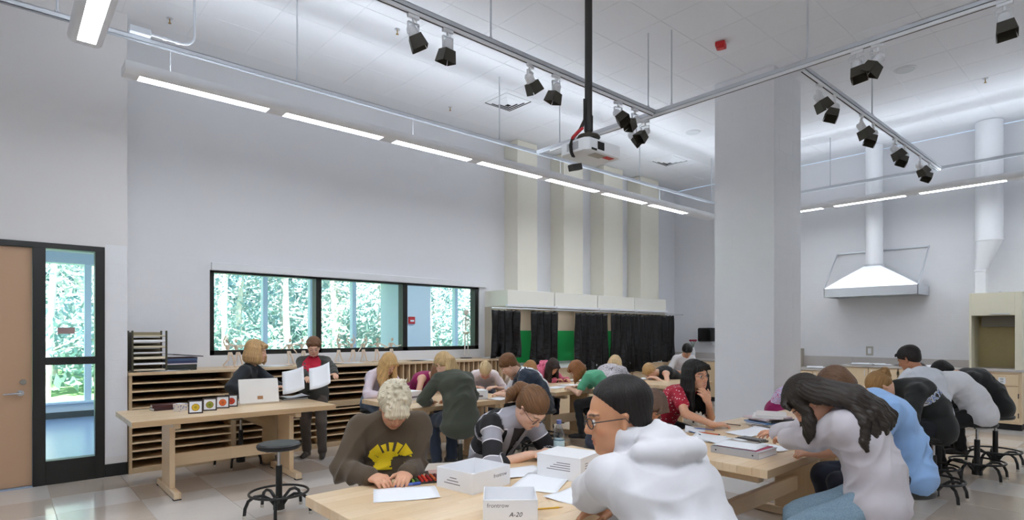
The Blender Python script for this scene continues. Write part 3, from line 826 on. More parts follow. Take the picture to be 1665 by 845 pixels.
spot('Y', 1427, 5.66, 210, 35, 'right of the two spotlights on the cross track right of the column', G2, 15)
spot('Y', 1634, 5.66, 30, 12, 'spotlight at the top right corner of the room view', G2)
for k, (px, az, ti, zz) in enumerate(((1332, 170, 30, 0), (1357, 40, 30, 20), (1401, 170, 34, 10), (1420, 40, 34, 20), (1455, 170, 34, 0), (1471, 40, 36, 20), (1496, 170, 38, 10), (1511, 40, 38, 20))):
    nth = ['first', 'second', 'third', 'fourth', 'fifth', 'sixth', 'seventh', 'last'][k]
    spot('X', px, 2.30, az, ti, '%s spotlight from the column on the short right track' % nth, G3, zz)

# ------------------------------------------------------------------ projector on its pole
m_pole = mat('pole_black', S(38, 35, 32), .45)
PJ = pix_d(960, 247, 4.62)
pj = empty('projector', PJ, 0, 'white ceiling projector hung below a black pole', 'projector')
pc = MB(); L, D, Hh = .21, .15, .05
pts = [(-L, -D * .75), (-L * .86, -D), (L * .9, -D), (L, -D * .8), (L, D * .9), (L * .9, D), (-L * .86, D), (-L, D * .75)]
pc.prism([(x, y, -Hh) for x, y in pts], (0, 0, 2 * Hh)); pc.build('case', m_white, pj, bevel=.012, seg=2)
MB().box(-.09, -.01, -D - .004, -D + .002, -.03, .032).build('air_intake', m_dark, pj, bevel=.004)
MB().box(-.16, -.10, -D - .003, -D + .002, -.045, -.03).build('vent_slot', m_dark, pj)
MB().box(-L - .004, -L + .01, -.06, .06, -.03, .03).build('side_vent', mat('grey_vent', S(176, 178, 184), .5), pj, bevel=.003)
MB().box(.05, .15, -.12, -.07, -Hh - .003, -Hh + .001).build('red_label', m_red, pj)
MB().box(-.08, .05, -.12, -.04, -Hh - .003, -Hh + .001).build('rating_label', mat('grey_label', S(180, 176, 168), .6), pj)
MB().cyl((0, .02, Hh - .002), (0, .02, Hh + .06), .022, n=14).build('mount_stem', m_pole, pj)
for q in (-.07, .07): MB().box(q - .008, q + .008, .0, .04, Hh - .002, Hh + .062).build('mount_arm', m_bark_d, pj)
MB().lathe([(.085, 0), (.095, .010), (.085, .028), (.03, .042), (.028, .07)], 24, (0, 0.02, Hh + .055)).build('mount_plate', m_bark_d, pj)
MB().cyl((0, .02, Hh + .12), (0, .02, ZC - PJ.z - .003), .030, n=20).build('pole', m_pole, pj)
MB().cyl((0, .02, Hh + .12), (0, .02, Hh + .24), .036, n=20).build('pole_collar', m_pole, pj)
MB().cyl((.13, .08, Hh), (.13, .08, Hh + .02), .03, n=14).build('focus_ring', m_bark_d, pj)
cbl = MB()
for dx, cc_ in ((0, 0), (.012, 0), (-.01, .008)):
    cbl.tube([(-.035 + dx, .02 + cc_, .42), (-.045 + dx, .02, .25), (-.10 + dx, .02, .16), (-.19 + dx, .01, .08), (-.235 + dx, 0, -.0), (-.225 + dx, .0, -.05), (-.20 + dx, 0, -.08)], .007, n=6)
cbl.build('cable_bundle', m_pole, pj)
MB().tube([(-.10, -.006, .165), (-.17, -.006, .11), (-.22, -.006, .06)], .012, n=7).build('red_cable_sleeve', m_red, pj)
MB().box(-.27, -.15, -.02, .03, -.125, -.075, rot=Matrix.Rotation(R(-16), 3, 'Y')).build('cable_box', m_pole, pj, bevel=.005)

# ------------------------------------------------------------------ ceiling fittings
def diffuser(px, py, lb):
    p = pix_z(px, py, ZC - .004)
    t = empty('ceiling_diffuser', p, 0, lb, 'air vent', 'square ceiling diffusers')
    MB().box(-.28, .28, -.28, .28, -.004, -.001).build('dark_throat', m_dark, t)
    for s, z in ((.30, -.012), (.23, -.03), (.16, -.045), (.09, -.058)):
        f = MB(); i = s - .05
        vs = [(-s, -s, z + .012), (s, -s, z + .012), (s, s, z + .012), (-s, s, z + .012), (-i, -i, z - .012), (i, -i, z - .012), (i, i, z - .012), (-i, i, z - .012)]
        f.add(vs, [(0, 1, 5, 4), (1, 2, 6, 5), (2, 3, 7, 6), (3, 0, 4, 7)])
        o = f.build('louver_ring', m_white, t); so = o.modifiers.new('thick', 'SOLIDIFY'); so.thickness = .004
diffuser(826, 164, 'square ceiling air diffuser left of the projector pole'); diffuser(1089, 260, 'square ceiling air diffuser between projector and column')
al = empty('alarm_strobe', pix_z(1172, 70, ZC - .003), R(20), 'small red alarm strobe on the ceiling panels', 'alarm')
MB().box(-.07, .07, -.055, .055, -.055, 0).build('housing', m_red, al, bevel=.008); MB().box(-.03, .03, -.035, .035, -.075, -.055).build('strobe_lens', mat('clear_red_lens', S(220, 90, 88), .15), al, bevel=.006)
for k, (px, py) in enumerate(((1472, 113), (1127, 215))):
    t = empty('ceiling_speaker', pix_z(px, py, ZC - .003), 0, ['round white ceiling speaker right of the column', 'round white ceiling speaker left of the column'][k], 'speaker')
    MB().lathe([(.115, -.010), (.125, -.004), (.125, 0)], 28).build('rim', m_white, t); MB().lathe([(.105, -.013), (.108, -.0105)], 28).build('grille', mat('speaker_mesh', S(214, 218, 222), .7), t)
for k, (px, py) in enumerate(((276, 30), (646, 48), (732, 174), (1602, 128))):
    t = empty('sprinkler', pix_z(px, py, ZC - .003), 0, 'small ceiling sprinkler head %s' % ['above the left end of the window wall', 'left of the first spotlight', 'left of the ceiling diffuser', 'near the right edge of the ceiling'][k], 'sprinkler')
    MB().lathe([(.03, -.004), (.032, 0)], 16).build('escutcheon', m_steel, t); MB().cyl((0, 0, -.05), (0, 0, -.004), .006, n=8).cyl((0, 0, -.054), (0, 0, -.05), .016, n=12).build('deflector', mat('brass', S(170, 140, 90), .35, metal=.9), t)
# ------------------------------------------------------------------ tables
TZ = .75
def stave_mat():
    k = NT('maple_stave'); v = k.coord('Object'); oi = k.n('ObjectInfo')
    ad = k.n('VectorMath', operation='ADD'); cb = k.n('CombineXYZ'); k.l(k.math('MULTIPLY', oi.outputs['Random'], 37.0), cb.inputs[0]); k.l(cb.outputs[0], cb.inputs[0]) if False else None
    k.l(v, ad.inputs[0]); k.l(cb.outputs[0], ad.inputs[1])
    br = k.n('TexBrick'); br.offset = .43
    br.inputs['Scale'].default_value = 1; br.inputs['Brick Width'].default_value = .62; br.inputs['Row Height'].default_value = .045; br.inputs['Mortar Size'].default_value = .0005; br.inputs['Bias'].default_value = 0
    br.inputs['Color1'].default_value = S(240, 217, 184); br.inputs['Color2'].default_value = S(228, 199, 160); br.inputs['Mortar'].default_value = S(205, 172, 132)
    k.l(ad.outputs[0], br.inputs['Vector'])
    mp = k.n('Mapping'); mp.inputs['Scale'].default_value = (3, 60, 60); k.l(ad.outputs[0], mp.inputs[0])
    nz = k.noise(mp.outputs[0], 1.3, 5, .6)
    col = k.mixc(k.math('MULTIPLY', nz, .35), br.outputs[0], S(206, 172, 128))
    col = k.mixc(k.math('MULTIPLY', oi.outputs['Random'], .22), col, S(214, 180, 138))
    k.l(col, k.b.inputs['Base Color']); k.b.inputs['Roughness'].default_value = .32; k.bump(nz, .04, .002); return k.m
m_stave = stave_mat()
stave_me = {}
def table(x0, x1, y0, y1, label, inset=.3):
    t = empty('work_table', ((x0 + x1) / 2, (y0 + y1) / 2, 0), 0, label, 'table', 'maple trestle tables')
    hx, hy = (x1 - x0) / 2, (y1 - y0) / 2; n = max(4, int(round(2 * hy / .0895))); w = 2 * hy / n
    key = (round(hx, 3), round(w, 4))
    if key not in stave_me:
        me = MB().box(-hx, hx, .0002, w - .0002, TZ - .048, TZ).mesh('stave', bevel=.0018); me.materials.append(m_stave); stave_me[key] = me
    for k in range(n):
        o = link('stave', stave_me[key], None, t); o.location = (0, -hy + w * k, 0)
    for s in (-1, 1):
        c = s * (hx - inset)
        MB().box(c - .024, c + .024, -.17, .17, .07, TZ - .11).build('trestle_post', m_mapleZ, t, bevel=.004)
        MB().box(c - .03, c + .03, -hy + .08, hy - .08, 0.006, .07).build('trestle_foot', m_butcherY, t, bevel=.006)
        for e in (-1, 1): MB().box(c - .032, c + .032, e * (hy - .11) - .03, e * (hy - .11) + .03, 0, .008).build('glide', m_rubber, t)
        MB().box(c - .03, c + .03, -hy + .10, hy - .10, TZ - .11, TZ - .0485).build('cleat', m_butcherY, t, bevel=.006)
    MB().box(-(hx - inset) + .024, (hx - inset) - .024, -.02, .02, .24, .36).build('stretcher', m_maple, t, bevel=.004)
    return t
table(.835, 2.66, 5.82, 6.74, 'maple work table with the open laptop and framed pictures', .36)
table(1.07, 2.90, 1.60, 2.67, 'maple table in front with white boxes and drawing paper')
table(3.18, 5.01, 1.46, 2.53, 'maple table with the grey ring binder and stacked folders', .14)
table(5.03, 6.56, 1.52, 2.50, 'maple table half hidden behind the students in grey and blue', .25)
table(7.40, 9.23, 2.12, 3.16, 'maple table behind the student in the lettered black jacket')
table(3.10, 4.60, 5.02, 6.10, 'maple table shared by the student in the dark green cardigan')
table(5.28, 6.62, 5.13, 6.20, 'maple table where the student in the green shirt draws')
table(7.15, 8.32, 4.68, 5.70, 'maple table near the black curtains and the column')

# ------------------------------------------------------------------ stools
m_seat = mat('black_vinyl_seat', S(30, 30, 31), .38, var=.1, bump=.25, bscale=180)
m_powder = mat('black_powder_coat', S(27, 26, 25), .42, var=.08)
m_foot = mat('stool_glide', S(196, 188, 176), .5)
SZ = .59
def stool_proto():
    t = empty('stool')
    MB().lathe([(.02, SZ - .052), (.155, SZ - .05), (.170, SZ - .042), (.176, SZ - .026), (.174, SZ - .012), (.160, SZ - .001), (.08, SZ - .002), (.02, SZ - .004)], 36).build('seat', m_seat, t)
    MB().cyl((0, 0, .36), (0, 0, SZ - .052), .0135, n=14).build('gas_post', m_chrome, t)
    MB().cyl((0, 0, .10), (0, 0, .40), .027, .025, n=18).build('column', m_powder, t)
    MB().cyl((0, 0, .035), (0, 0, .13), .046, n=18).build('hub', m_powder, t)
    MB().box(-.11, -.02, -.008, .008, SZ - .066, SZ - .052).build('lever', m_powder, t)
    for k in range(5):
        a = 6.2832 * k / 5 + .3; c, s = math.cos(a), math.sin(a)
        prof = [(.03, .07), (.07, .125), (.13, .165), (.19, .165), (.238, .135), (.262, .08), (.268, .022)]
        leg = MB(); leg.tube([(r * c, r * s, z) for r, z in prof], .0135, n=8); lo = leg.build('leg', m_powder, t)
        MB().cyl((.268 * c, .268 * s, 0), (.268 * c, .268 * s, .024), .015, n=10).build('glide', m_foot, lo)
    MB().tube([(.232 * math.cos(a), .232 * math.sin(a), .178) for a in [6.2832 * q / 40 for q in range(40)]], .0105, n=8, closed=True).build('foot_ring', m_powder, t)
    return t
stool0 = stool_proto(); stool_used = False
def stool(x, y, label, rz=0.0):
    global stool_used
    o = stool0 if not stool_used else copy_tree(stool0); stool_used = True
    o.location = (x, y, 0); o.rotation_euler = (0, 0, rz); tag(o, label, 'stool', 'black round stools'); return o
stool(1.75, 4.93, 'empty black stool in front of the laptop table', .2)

# ------------------------------------------------------------------ things on the tables
m_paper = mat('white_paper', S(244, 246, 250), .75, var=.015)
m_card = mat('white_card', S(238, 238, 240), .6, var=.02)
m_pink = mat('pink_cover', S(206, 84, 120), .5)
def paper(x, y, z, w, d, rz, label, name='paper_sheet', m_=None, curl=.006, grp=None, cat='paper'):
    n = 8; vs = []; fs = []; rr = random.Random(int(x * 977 + y * 313))
    p1, p2 = rr.uniform(0, 6), rr.uniform(0, 6); cx, cy = rr.choice((-1, 1)), rr.choice((-1, 1))
    for j in range(n + 1):
        for i in range(n + 1):
            u, v = i / n - .5, j / n - .5
            hh = curl * .35 * (1 + math.sin(5 * u + p1) * math.cos(4 * v + p2)) + curl * 3 * max(0, u * cx * 2 * .5 + v * cy * .5 - .3) ** 1.3
            vs.append((u * w, v * d, hh + .0008))
    for j in range(n):
        for i in range(n): fs.append((j * (n + 1) + i, j * (n + 1) + i + 1, (j + 1) * (n + 1) + i + 1, (j + 1) * (n + 1) + i))
    me = bpy.data.meshes.new(name); me.from_pydata(vs, [], fs)
    for p in me.polygons: p.use_smooth = True
    o = link(name, me, m_ or m_paper); so = o.modifiers.new('thick', 'SOLIDIFY'); so.thickness = .0006; so.offset = -1
    o.location = (x, y, z); o.rotation_euler = (0, 0, rz); tag(o, label, cat, grp); return o
def pt(px, py, z=TZ): return pix_z(px, py, z)
def text_mesh(txt, size, name, m_, parent, loc, rot, shear=0.0, extrude=.0003, space=1.0):
    cu = bpy.data.curves.new(name, 'FONT'); cu.body = txt; cu.size = size; cu.extrude = extrude; cu.shear = shear; cu.space_character = space
    cu.align_x = 'CENTER'; cu.align_y = 'CENTER'
    tmp = bpy.data.objects.new(name, cu); COL.objects.link(tmp)
    dg = bpy.context.evaluated_depsgraph_get(); me = bpy.data.meshes.new_from_object(tmp.evaluated_get(dg))
    COL.objects.unlink(tmp); bpy.data.objects.remove(tmp); me.materials.clear()
    o = link(name, me, m_, parent); o.location = loc; o.rotation_euler = rot; return o
m_ink = mat('grey_print', S(120, 112, 120), .7)
m_inkd = mat('dark_ink', S(50, 48, 52), .7)

def open_box(x, y, rz, w, d, h, label, txt=None, back=False):
    """white lidless carton with thin walls and turned edges"""
    t = empty('carton', (x, y, TZ), rz, label, 'box', 'white cartons on the front table'); th = .004
    MB().box(-w, w, -d, d, .0005, .004).build('bottom', m_card, t)
    MB().box(-w, w, -d, -d + th, .004, h).build('front_wall', m_card, t, bevel=.001)
    MB().box(-w, w, d - th, d, .004, h).build('rear_wall', m_card, t, bevel=.001)
    MB().box(-w, -w + th, -d + th, d - th, .004, h).build('side_wall', m_card, t, bevel=.001)
    MB().box(w - th, w, -d + th, d - th, .004, h).build('side_wall', m_card, t, bevel=.001)
    MB().box(-w + .012, w - .012, -d + .015, d - .012, .004, .022).build('paper_inside', m_paper, t, bevel=.001)
    return t
P = pt(788, 790); b1 = open_box(P.x - .03, P.y + .05, R(8), .135, .125, .10, 'white open carton behind the other, beside the colour pencil set')
text_mesh('frontrow', .026, 'printed_name', m_ink, b1, (.06, -.1253, .062), (R(90), 0, 0))
for k in range(3): MB().box(-.1355, -.1351, -.04 + .012 * k, .07 - .02 * k, .03 + .014 * k, .034 + .014 * k).build('printed_line', m_ink, b1)
P = pt(829, 838); b2 = open_box(P.x, P.y, R(-40), .11, .10, .095, 'white open carton nearest the camera with handwriting on its front')
text_mesh('frontrow', .024, 'printed_name', m_ink, b2, (-.05, -.1003, .072), (R(90), 0, 0))
text_mesh('A-20', .026, 'handwriting', m_inkd, b2, (.02, -.1003, .035), (R(90), 0, R(0)), shear=.3)
P = pt(927, 775); b3 = open_box(P.x + .02, P.y + .03, R(14), .11, .13, .12, 'closed white carton standing beside the water bottle')
MB().box(-.112, .112, -.132, .132, .118, .124).build('lid', m_card, b3, bevel=.001)
for k in range(4): MB().box(-.1106, -.1102, -.07, .07 - .02 * k, .05 + .012 * k, .0535 + .012 * k).build('printed_line', m_ink, b3)
for k in range(4): MB().box(-.06, .03 - .02 * k, -.1306, -.1302, .05 + .012 * k, .0535 + .012 * k).build('printed_line', m_ink, b3)

q = pt(660, 803); paper(q.x, q.y, TZ, .30, .23, R(-28), 'white drawing paper before the boy in brown', grp='papers on the front table')
q = pt(850, 770); paper(q.x + .02, q.y + .03, TZ, .28, .21, R(-12), 'sheet the student in stripes writes on', grp='papers on the front table')
q = pt(880, 785); paper(q.x, q.y, TZ, .34, .24, R(30), 'loose white sheet between the cartons', grp='papers on the front table', curl=.01)
q = pt(925, 808); paper(q.x + .03, q.y, TZ, .24, .18, R(10), 'white sheet under the hand of the hooded boy', grp='papers on the front table')

def pencil(p, rz, c, label, L=.17, r=.0038, tip=True, grp='loose pencils'):
    t = empty('pencil', p, rz, label, 'pencil', grp)
    MB().cyl((-L / 2, 0, r), (L / 2 - .02, 0, r), r, n=6).build('shaft', mat('pencil_%d_%d_%d' % tuple(int(v * 99) for v in c[:3]), c, .35), t)
    MB().cyl((L / 2 - .02, 0, r), (L / 2, 0, r), r, .0006, n=6).build('tip', mat('pencil_wood', S(214, 180, 136), .6), t)
    MB().cyl((-L / 2 - .012, 0, r), (-L / 2, 0, r), r * 1.02, n=6).build('end', m_inkd, t)
q = pt(893, 827); pencil(q, R(-28), S(222, 176, 40), 'yellow pencil lying near the front carton', .13)
q = pt(661, 790); t = empty('marker_pen', q, R(-18), 'blue marker pen lying on the drawing paper', 'marker')
MB().cyl((-.06, 0, .0075), (.03, 0, .0075), .0075, n=10).build('barrel', mat('blue_marker', S(88, 116, 196), .35), t); MB().cyl((.03, 0, .0075), (.07, 0, .0075), .0082, n=10).build('cap', mat('blue_cap', S(60, 84, 170), .3), t)
# colour pencil case
q = pt(690, 781); t = empty('pencil_set', q, R(-20), 'black tray of red and green colour pencils beside the boy in brown', 'pencil set')
MB().box(-.10, .10, -.065, .065, 0, .008).build('tray', m_black, t, bevel=.002)
cols = [S(60, 130, 60), S(150, 190, 60), S(60, 90, 50), S(190, 40, 36), S(214, 60, 40), S(150, 30, 34), S(196, 90, 40), S(120, 34, 40), S(60, 34, 34)]
for k, c in enumerate(cols):
    MB().cyl((-.09 + .0225 * k, -.055, .013), (-.09 + .0225 * k, .055, .013), .0075, n=8).build('colour_stick', mat('stick_%d' % k, c, .4), t)
q = pt(722, 770); t = empty('pencil_tin', q, R(-28), 'open flat tin of drawing pencils beside the carton', 'tin')
MB().box(-.10, .10, -.045, .045, 0, .012).build('base', mat('dark_tin', S(92, 84, 76), .4, metal=.5), t, bevel=.002); MB().box(-.10, .10, .04, .046, .0, .085, rot=Matrix.Rotation(R(-38), 3, 'X')).build('lid', mat('tin_inner', S(170, 160, 148), .35, metal=.5), t, bevel=.001)
for k in range(6): MB().cyl((-.085, -.034 + .012 * k, .015), (.085, -.034 + .012 * k, .015), .0042, n=6).build('pencil', mat('tin_pencil_%d' % (k % 3), [S(200, 170, 160), S(150, 120, 100), S(210, 150, 150)][k % 3], .5), t)
q = pt(721, 786); t = empty('eraser', q, R(-25), 'pink eraser beside the carton', 'eraser'); MB().box(-.032, .032, -.011, .011, 0, .012).build('block', m_pink, t, bevel=.003); MB().box(-.008, .033, -.0115, .0115, -.0, .0125).build('sleeve', mat('eraser_sleeve', S(226, 130, 150), .5), t, bevel=.002)
# bottle
q = pt(909, 741); t = empty('water_bottle', q, 0, 'clear plastic water bottle with blue cap on the front table', 'bottle')
kk = NT('clear_plastic'); gl = kk.n('BsdfGlossy'); tr = kk.n('BsdfTransparent'); mx = kk.n('MixShader'); lw = kk.n('LayerWeight'); lw.inputs[0].default_value = .45
tr.inputs[0].default_value = (.82, .86, .90, 1); gl.inputs['Roughness'].default_value = .08; kk.l(lw.outputs[1], mx.inputs[0]); kk.l(tr.outputs[0], mx.inputs[1]); kk.l(gl.outputs[0], mx.inputs[2]); kk.l(mx.outputs[0], kk.out.inputs[0]); m_clear = kk.m
prof = [(.030, 0), (.0345, .006), (.0345, .05), (.033, .06), (.0345, .07), (.0345, .10), (.033, .11), (.0345, .12), (.034, .135), (.026, .165), (.016, .188), (.0135, .195), (.0135, .21)]
MB().lathe(prof, 28).build('body', m_clear, t)
MB().lathe([(.0335, .058), (.0348, .06), (.0348, .105), (.0335, .107)], 28).build('label', mat('bottle_label', S(190, 214, 220), .45, var=.2, vscale=40), t)
MB().lathe([(.0352, .100), (.0352, .106)], 28).build('label_edge', mat('label_band', S(40, 90, 110), .4), t)
MB().lathe([(.016, .200), (.0165, .202), (.0165, .222), (.013, .224)], 20).build('cap', mat('blue_bottle_cap', S(92, 104, 160), .4), t)
q = pt(888, 744); t = empty('plastic_tub', q, R(10), 'shallow pale blue plastic tub with green lid edge beside the bottle', 'tub')
MB().lathe([(.075, 0), (.095, .012), (.10, .03), (.097, .03), (.09, .014)], 28).build('dish', mat('pale_blue_plastic', S(206, 220, 236), .35), t); MB().box(-.01, .06, -.03, .03, .02, .05).build('sharpener', mat('pale_green', S(190, 214, 190), .4), t, bevel=.008)

# ---- binder table
def flat(name, cat, q, rz, w, d, h, m_, label, parts=None, grp=None, dz=0):
    t = empty(name, (q.x, q.y, q.z + dz), rz, label, cat, grp)
    MB().box(-w, w, -d, d, 0, .003).build('rear_cover', m_, t, bevel=.001); MB().box(-w, w, -d, d, h - .003, h).build('front_cover', m_, t, bevel=.001)
    MB().box(-w, -w + .003, -d, d, .003, h - .003).build('spine', m_, t)
    MB().box(-w + .006, w - .005, -d + .005, d - .005, .0032, h - .0032).build('pages', m_paper, t)
    return t
m_bind = mat('grey_binder', S(176, 176, 182), .4)
q = pix_z(1193, 741, TZ); bd = flat('ring_binder', 'binder', Vector((q.x + .13, q.y + .0, TZ)), 0, .13, .155, .042, m_bind, 'grey ring binder with papers on top at the table edge')
for y in (-.12, .12): MB().cyl((-.1315, y, .021), (-.129, y, .021), .005, n=10).build('rivet', m_inkd, bd)
MB().box(-.10, .12, -.13, .13, .042, .046).build('pink_folder', m_pink, bd)
paper(q.x + .12, q.y + .02, TZ + .047, .21, .28, R(4), 'lined paper lying on the ring binder', grp='papers on the binder table')
q = pt(1240, 728); paper(q.x + .05, q.y - .02, TZ + .001, .20, .27, R(-8), 'sheet under the arm of the student in grey', grp='papers on the binder table')
for k, (px, py, w, d, rz, lb) in enumerate(((1150, 713, .30, .22, 18, 'rumpled white sheet next to the binder'), (1175, 717, .28, .2, -14, 'second rumpled sheet next to the binder'), (1225, 703, .42, .22, -6, 'large white sheet before the girl in red'),
                                            (1130, 700, .22, .15, 30, 'small sheet under the pencils by the girl in red'))):
    q = pt(px, py); paper(q.x, q.y, TZ + .001 * k, w, d, R(rz), lb, curl=.014, grp='papers on the binder table')
for k, (px, py, rz, c, lb) in enumerate(((1142, 699, 100, S(70, 90, 160), 'blue pencil lying near the girl in red'), (1150, 706, 96, S(214, 90, 60), 'orange pencil above the rumpled sheets'), (1128, 705, 60, S(90, 130, 190), 'light blue pencil beside the rumpled sheets'), (1185, 691, 95, S(90, 56, 46), 'dark brown pencil before the girl in red'))):
    q = pt(px, py); pencil(q + Vector((0, 0, .006)), R(rz), c, lb)
q = pt(1222, 716); t = empty('pencil_tin', q, R(82), 'open tin of grey drawing pencils before the student in grey', 'tin')
MB().box(-.10, .10, -.05, .05, 0, .012).build('base', mat('dark_tin', S(92, 84, 76), .4), t, bevel=.002); MB().box(-.10, .10, .055, .155, .0, .008).build('lid', mat('tin_inner', S(170, 160, 148), .35), t, bevel=.002)
for k in range(7): MB().cyl((-.085, -.038 + .0125 * k, .015), (.085, -.038 + .0125 * k, .015), .0042, n=6).build('pencil', mat('graphite_%d' % (k % 2), [S(60, 60, 66), S(150, 146, 142)][k % 2], .4), t)
covers = [S(92, 70, 64), S(206, 206, 210), S(96, 140, 190), S(40, 42, 48), S(224, 200, 204), S(236, 232, 230), S(226, 218, 214)]
lbs = ['brown folder at the bottom of the folder stack', 'white folder second from the bottom of the stack', 'blue folder in the middle of the folder stack', 'black folder in the middle of the folder stack', 'pale pink folder near the top of the stack', 'white folder below the top of the stack', 'cream folder on top of the folder stack']
q = pt(1243, 693); zz = TZ
for k, c in enumerate(covers):
    h = .016 if k in (0, 4) else .012
    flat('folder', 'folder', Vector((q.x + .10 + random.uniform(-.03, .03), q.y + random.uniform(-.03, .03), zz)), R(random.uniform(70, 115)), .115, .155, h, mat('folder_%d' % k, c, .5), lbs[k], grp='stack of folders on the binder table'); zz += h + .001
# ---- teacher table
q = pt(419, 656); t = empty('laptop', (q.x, q.y - .06, TZ), R(-4), 'open white laptop seen from behind on the maple table', 'laptop')
m_lap = mat('white_laptop', S(238, 236, 232), .35)
MB().box(-.20, .20, .0, .26, 0, .022).build('base', m_lap, t, bevel=.005)
lid = MB().box(-.20, .20, -.012, 0, 0, .262, rot=Matrix.Rotation(R(-14), 3, 'X')).build('screen_lid', m_lap, t, bevel=.005); lid.location = (0, .235 - .235 + .0, .012)
MB().box(-.02, .035, -.0145, -.0118, .04, .075, rot=Matrix.Rotation(R(-14), 3, 'X')).build('sticker', mat('brown_sticker', S(176, 130, 90), .5), lid)
MB().box(-.15, .15, .03, .12, .022, .024).build('keyboard', mat('keys', S(210, 208, 204), .5), t)
m_fr = mat('dark_picture_frame', S(52, 38, 34), .4)
fc = [S(232, 196, 40), S(150, 160, 50), S(232, 110, 40), S(214, 70, 40)]; dk = [S(150, 50, 40), S(190, 60, 40), S(200, 60, 40), S(120, 40, 36)]
fp = [(318, 672, 'yellow'), (341, 667.5, 'olive green'), (362, 663.5, 'orange'), (376, 661, 'red orange')]
for k, (px, py, cn) in enumerate(fp):
    q = pt(px, py); t = empty('picture_frame', (q.x, q.y, TZ), R(-14 - 3 * k), 'small dark framed picture with a round %s emblem' % cn, 'picture frame', 'framed emblems on the laptop table')
    w = .062; h = .125; til = Matrix.Rotation(R(-9), 3, 'X')
    f = MB()
    for (x0, x1, z0, z1) in ((-w, w, 0, .012), (-w, w, h - .012, h), (-w, -w + .011, .012, h - .012), (w - .011, w, .012, h - .012)): f.box(x0, x1, -.006, .006, z0, z1, rot=til)
    f.build('frame', m_fr, t, bevel=.001)
    MB().box(-w + .011, w - .011, -.002, .004, .012, h - .012, rot=til).build('mat_board', m_paper, t)
    d = MB(); cz = .058
    for r_, y_, nm_, m_ in ((.034, -.0030, 'emblem_ring', mat('emblem_dark_%d' % k, dk[k], .6)), (.031, -.0036, 'emblem_disc', mat('emblem_%d' % k, fc[k], .6)), (.013, -.0042, 'emblem_centre', mat('emblem_mid_%d' % k, mul(fc[k], .62), .6))):
        e = MB(); e.cyl((0, y_, cz), (0, y_ + .001, cz), r_, n=24)
        e.v = [tuple(til @ Vector(p)) for p in e.v]; e.build(nm_, m_, t)
    e = MB()
    for a in range(8):
        th_ = 6.2832 * a / 8; e.cyl((.022 * math.cos(th_), -.0046, cz + .022 * math.sin(th_)), (.022 * math.cos(th_), -.0036, cz + .022 * math.sin(th_)), .0036, n=8)
    e.v = [tuple(til @ Vector(p)) for p in e.v]; e.build('emblem_dots', mat('emblem_mid_%d' % k, mul(fc[k], .62), .6), t)
    MB().box(-.008, .008, .0, .06, 0, .004).build('easel_foot', m_fr, t)
q = pt(293, 668); t = empty('paper_cup_box', (q.x, q.y, TZ), R(-8), 'pale tissue box with a blue floral print on the laptop table', 'box')
kk = NT('floral_print'); vv = kk.coord('Object'); vo = kk.n('TexVoronoi'); vo.inputs['Scale'].default_value = 42; kk.l(vv, vo.inputs['Vector'])
kk.l(kk.ramp(vo.outputs[0], [(0.0, S(120, 120, 176)), (.28, S(150, 160, 200)), (.4, S(232, 228, 226))]), kk.b.inputs['Base Color'])
MB().lathe([(.05, 0), (.057, .004), (.062, .07), (.064, .072), (.06, .074)], 4, (0, 0, 0)).build('carton', kk.m, t)
for k, (dz, rz, c, lb) in enumerate(((0, 6, S(58, 30, 34), 'dark red book at the bottom on the laptop table'), (.027, -3, S(70, 28, 30), 'dark red book on top beside the tissue box'))):
    q = pt(268, 666); flat('book', 'book', Vector((q.x, q.y + .03, TZ)), R(90 + rz), .075, .11, .026, mat('book_cover_%d' % k, c, .5), lb, dz=dz, grp='books on the laptop table')
q = pt(478, 648); flat('notebook', 'notebook', Vector((q.x, q.y + .02, TZ)), R(-6), .14, .11, .016, m_black, 'black notebook under papers right of the laptop')
paper(q.x + .02, q.y + .03, TZ + .017, .28, .2, R(8), 'white sheet lying on the black notebook', curl=.02)

# ---- other tables
for k, (px, py, w, d, rz, z, lb) in enumerate(((1395, 640, .5, .36, 10, TZ, 'large white sheet on the table behind the lettered jacket'), (650, 655, .28, .2, 5, TZ, 'paper before the blond student in lilac'), (812, 648, .3, .2, 20, TZ, 'paper under the arm of the boy in navy'),
        (905, 630, .32, .22, 12, TZ, 'paper at the corner of the far table'), (925, 626, .3, .2, -20, TZ, 'paper before the student in the pink hooded top'), (880, 629, .3, .2, 40, TZ, 'paper beside the boy in the white shirt'), (1050, 616, .3, .22, 15, TZ, 'paper before the student in the black top'))):
    q = pt(px, py, z); paper(q.x, q.y, z, w, d, R(rz), lb, curl=.01, grp='papers on the rear tables')
for k, (px, py, rz, lb) in enumerate(((664, 650, 12, 'white carton in front of the student in magenta'), (774, 648, -20, 'white carton behind the dark green cardigan'))):
    q = pt(px, py); t = empty('carton', q, R(rz), lb, 'box', 'white cartons on the rear table')
    MB().box(-.11, .11, -.10, .10, 0, .10).build('body', m_card, t, bevel=.002); MB().box(-.112, .112, -.102, .102, .07, .104).build('lid', m_card, t, bevel=.002)
    MB().box(-.05, .05, -.1034, -.102, .03, .05).build('label', m_ink, t)
q = pt(935, 619); t = empty('paint_palette', q, 0, 'round white palette with colour smears on the far table', 'palette')
MB().lathe([(.13, 0), (.16, .012), (.158, .016), (.12, .006)], 28).build('dish', m_white, t); MB().lathe([(.05, .006), (.05, .009)], 12, (.03, .02, 0)).build('paint', mat('paint_smear', S(200, 120, 90), .4), t)

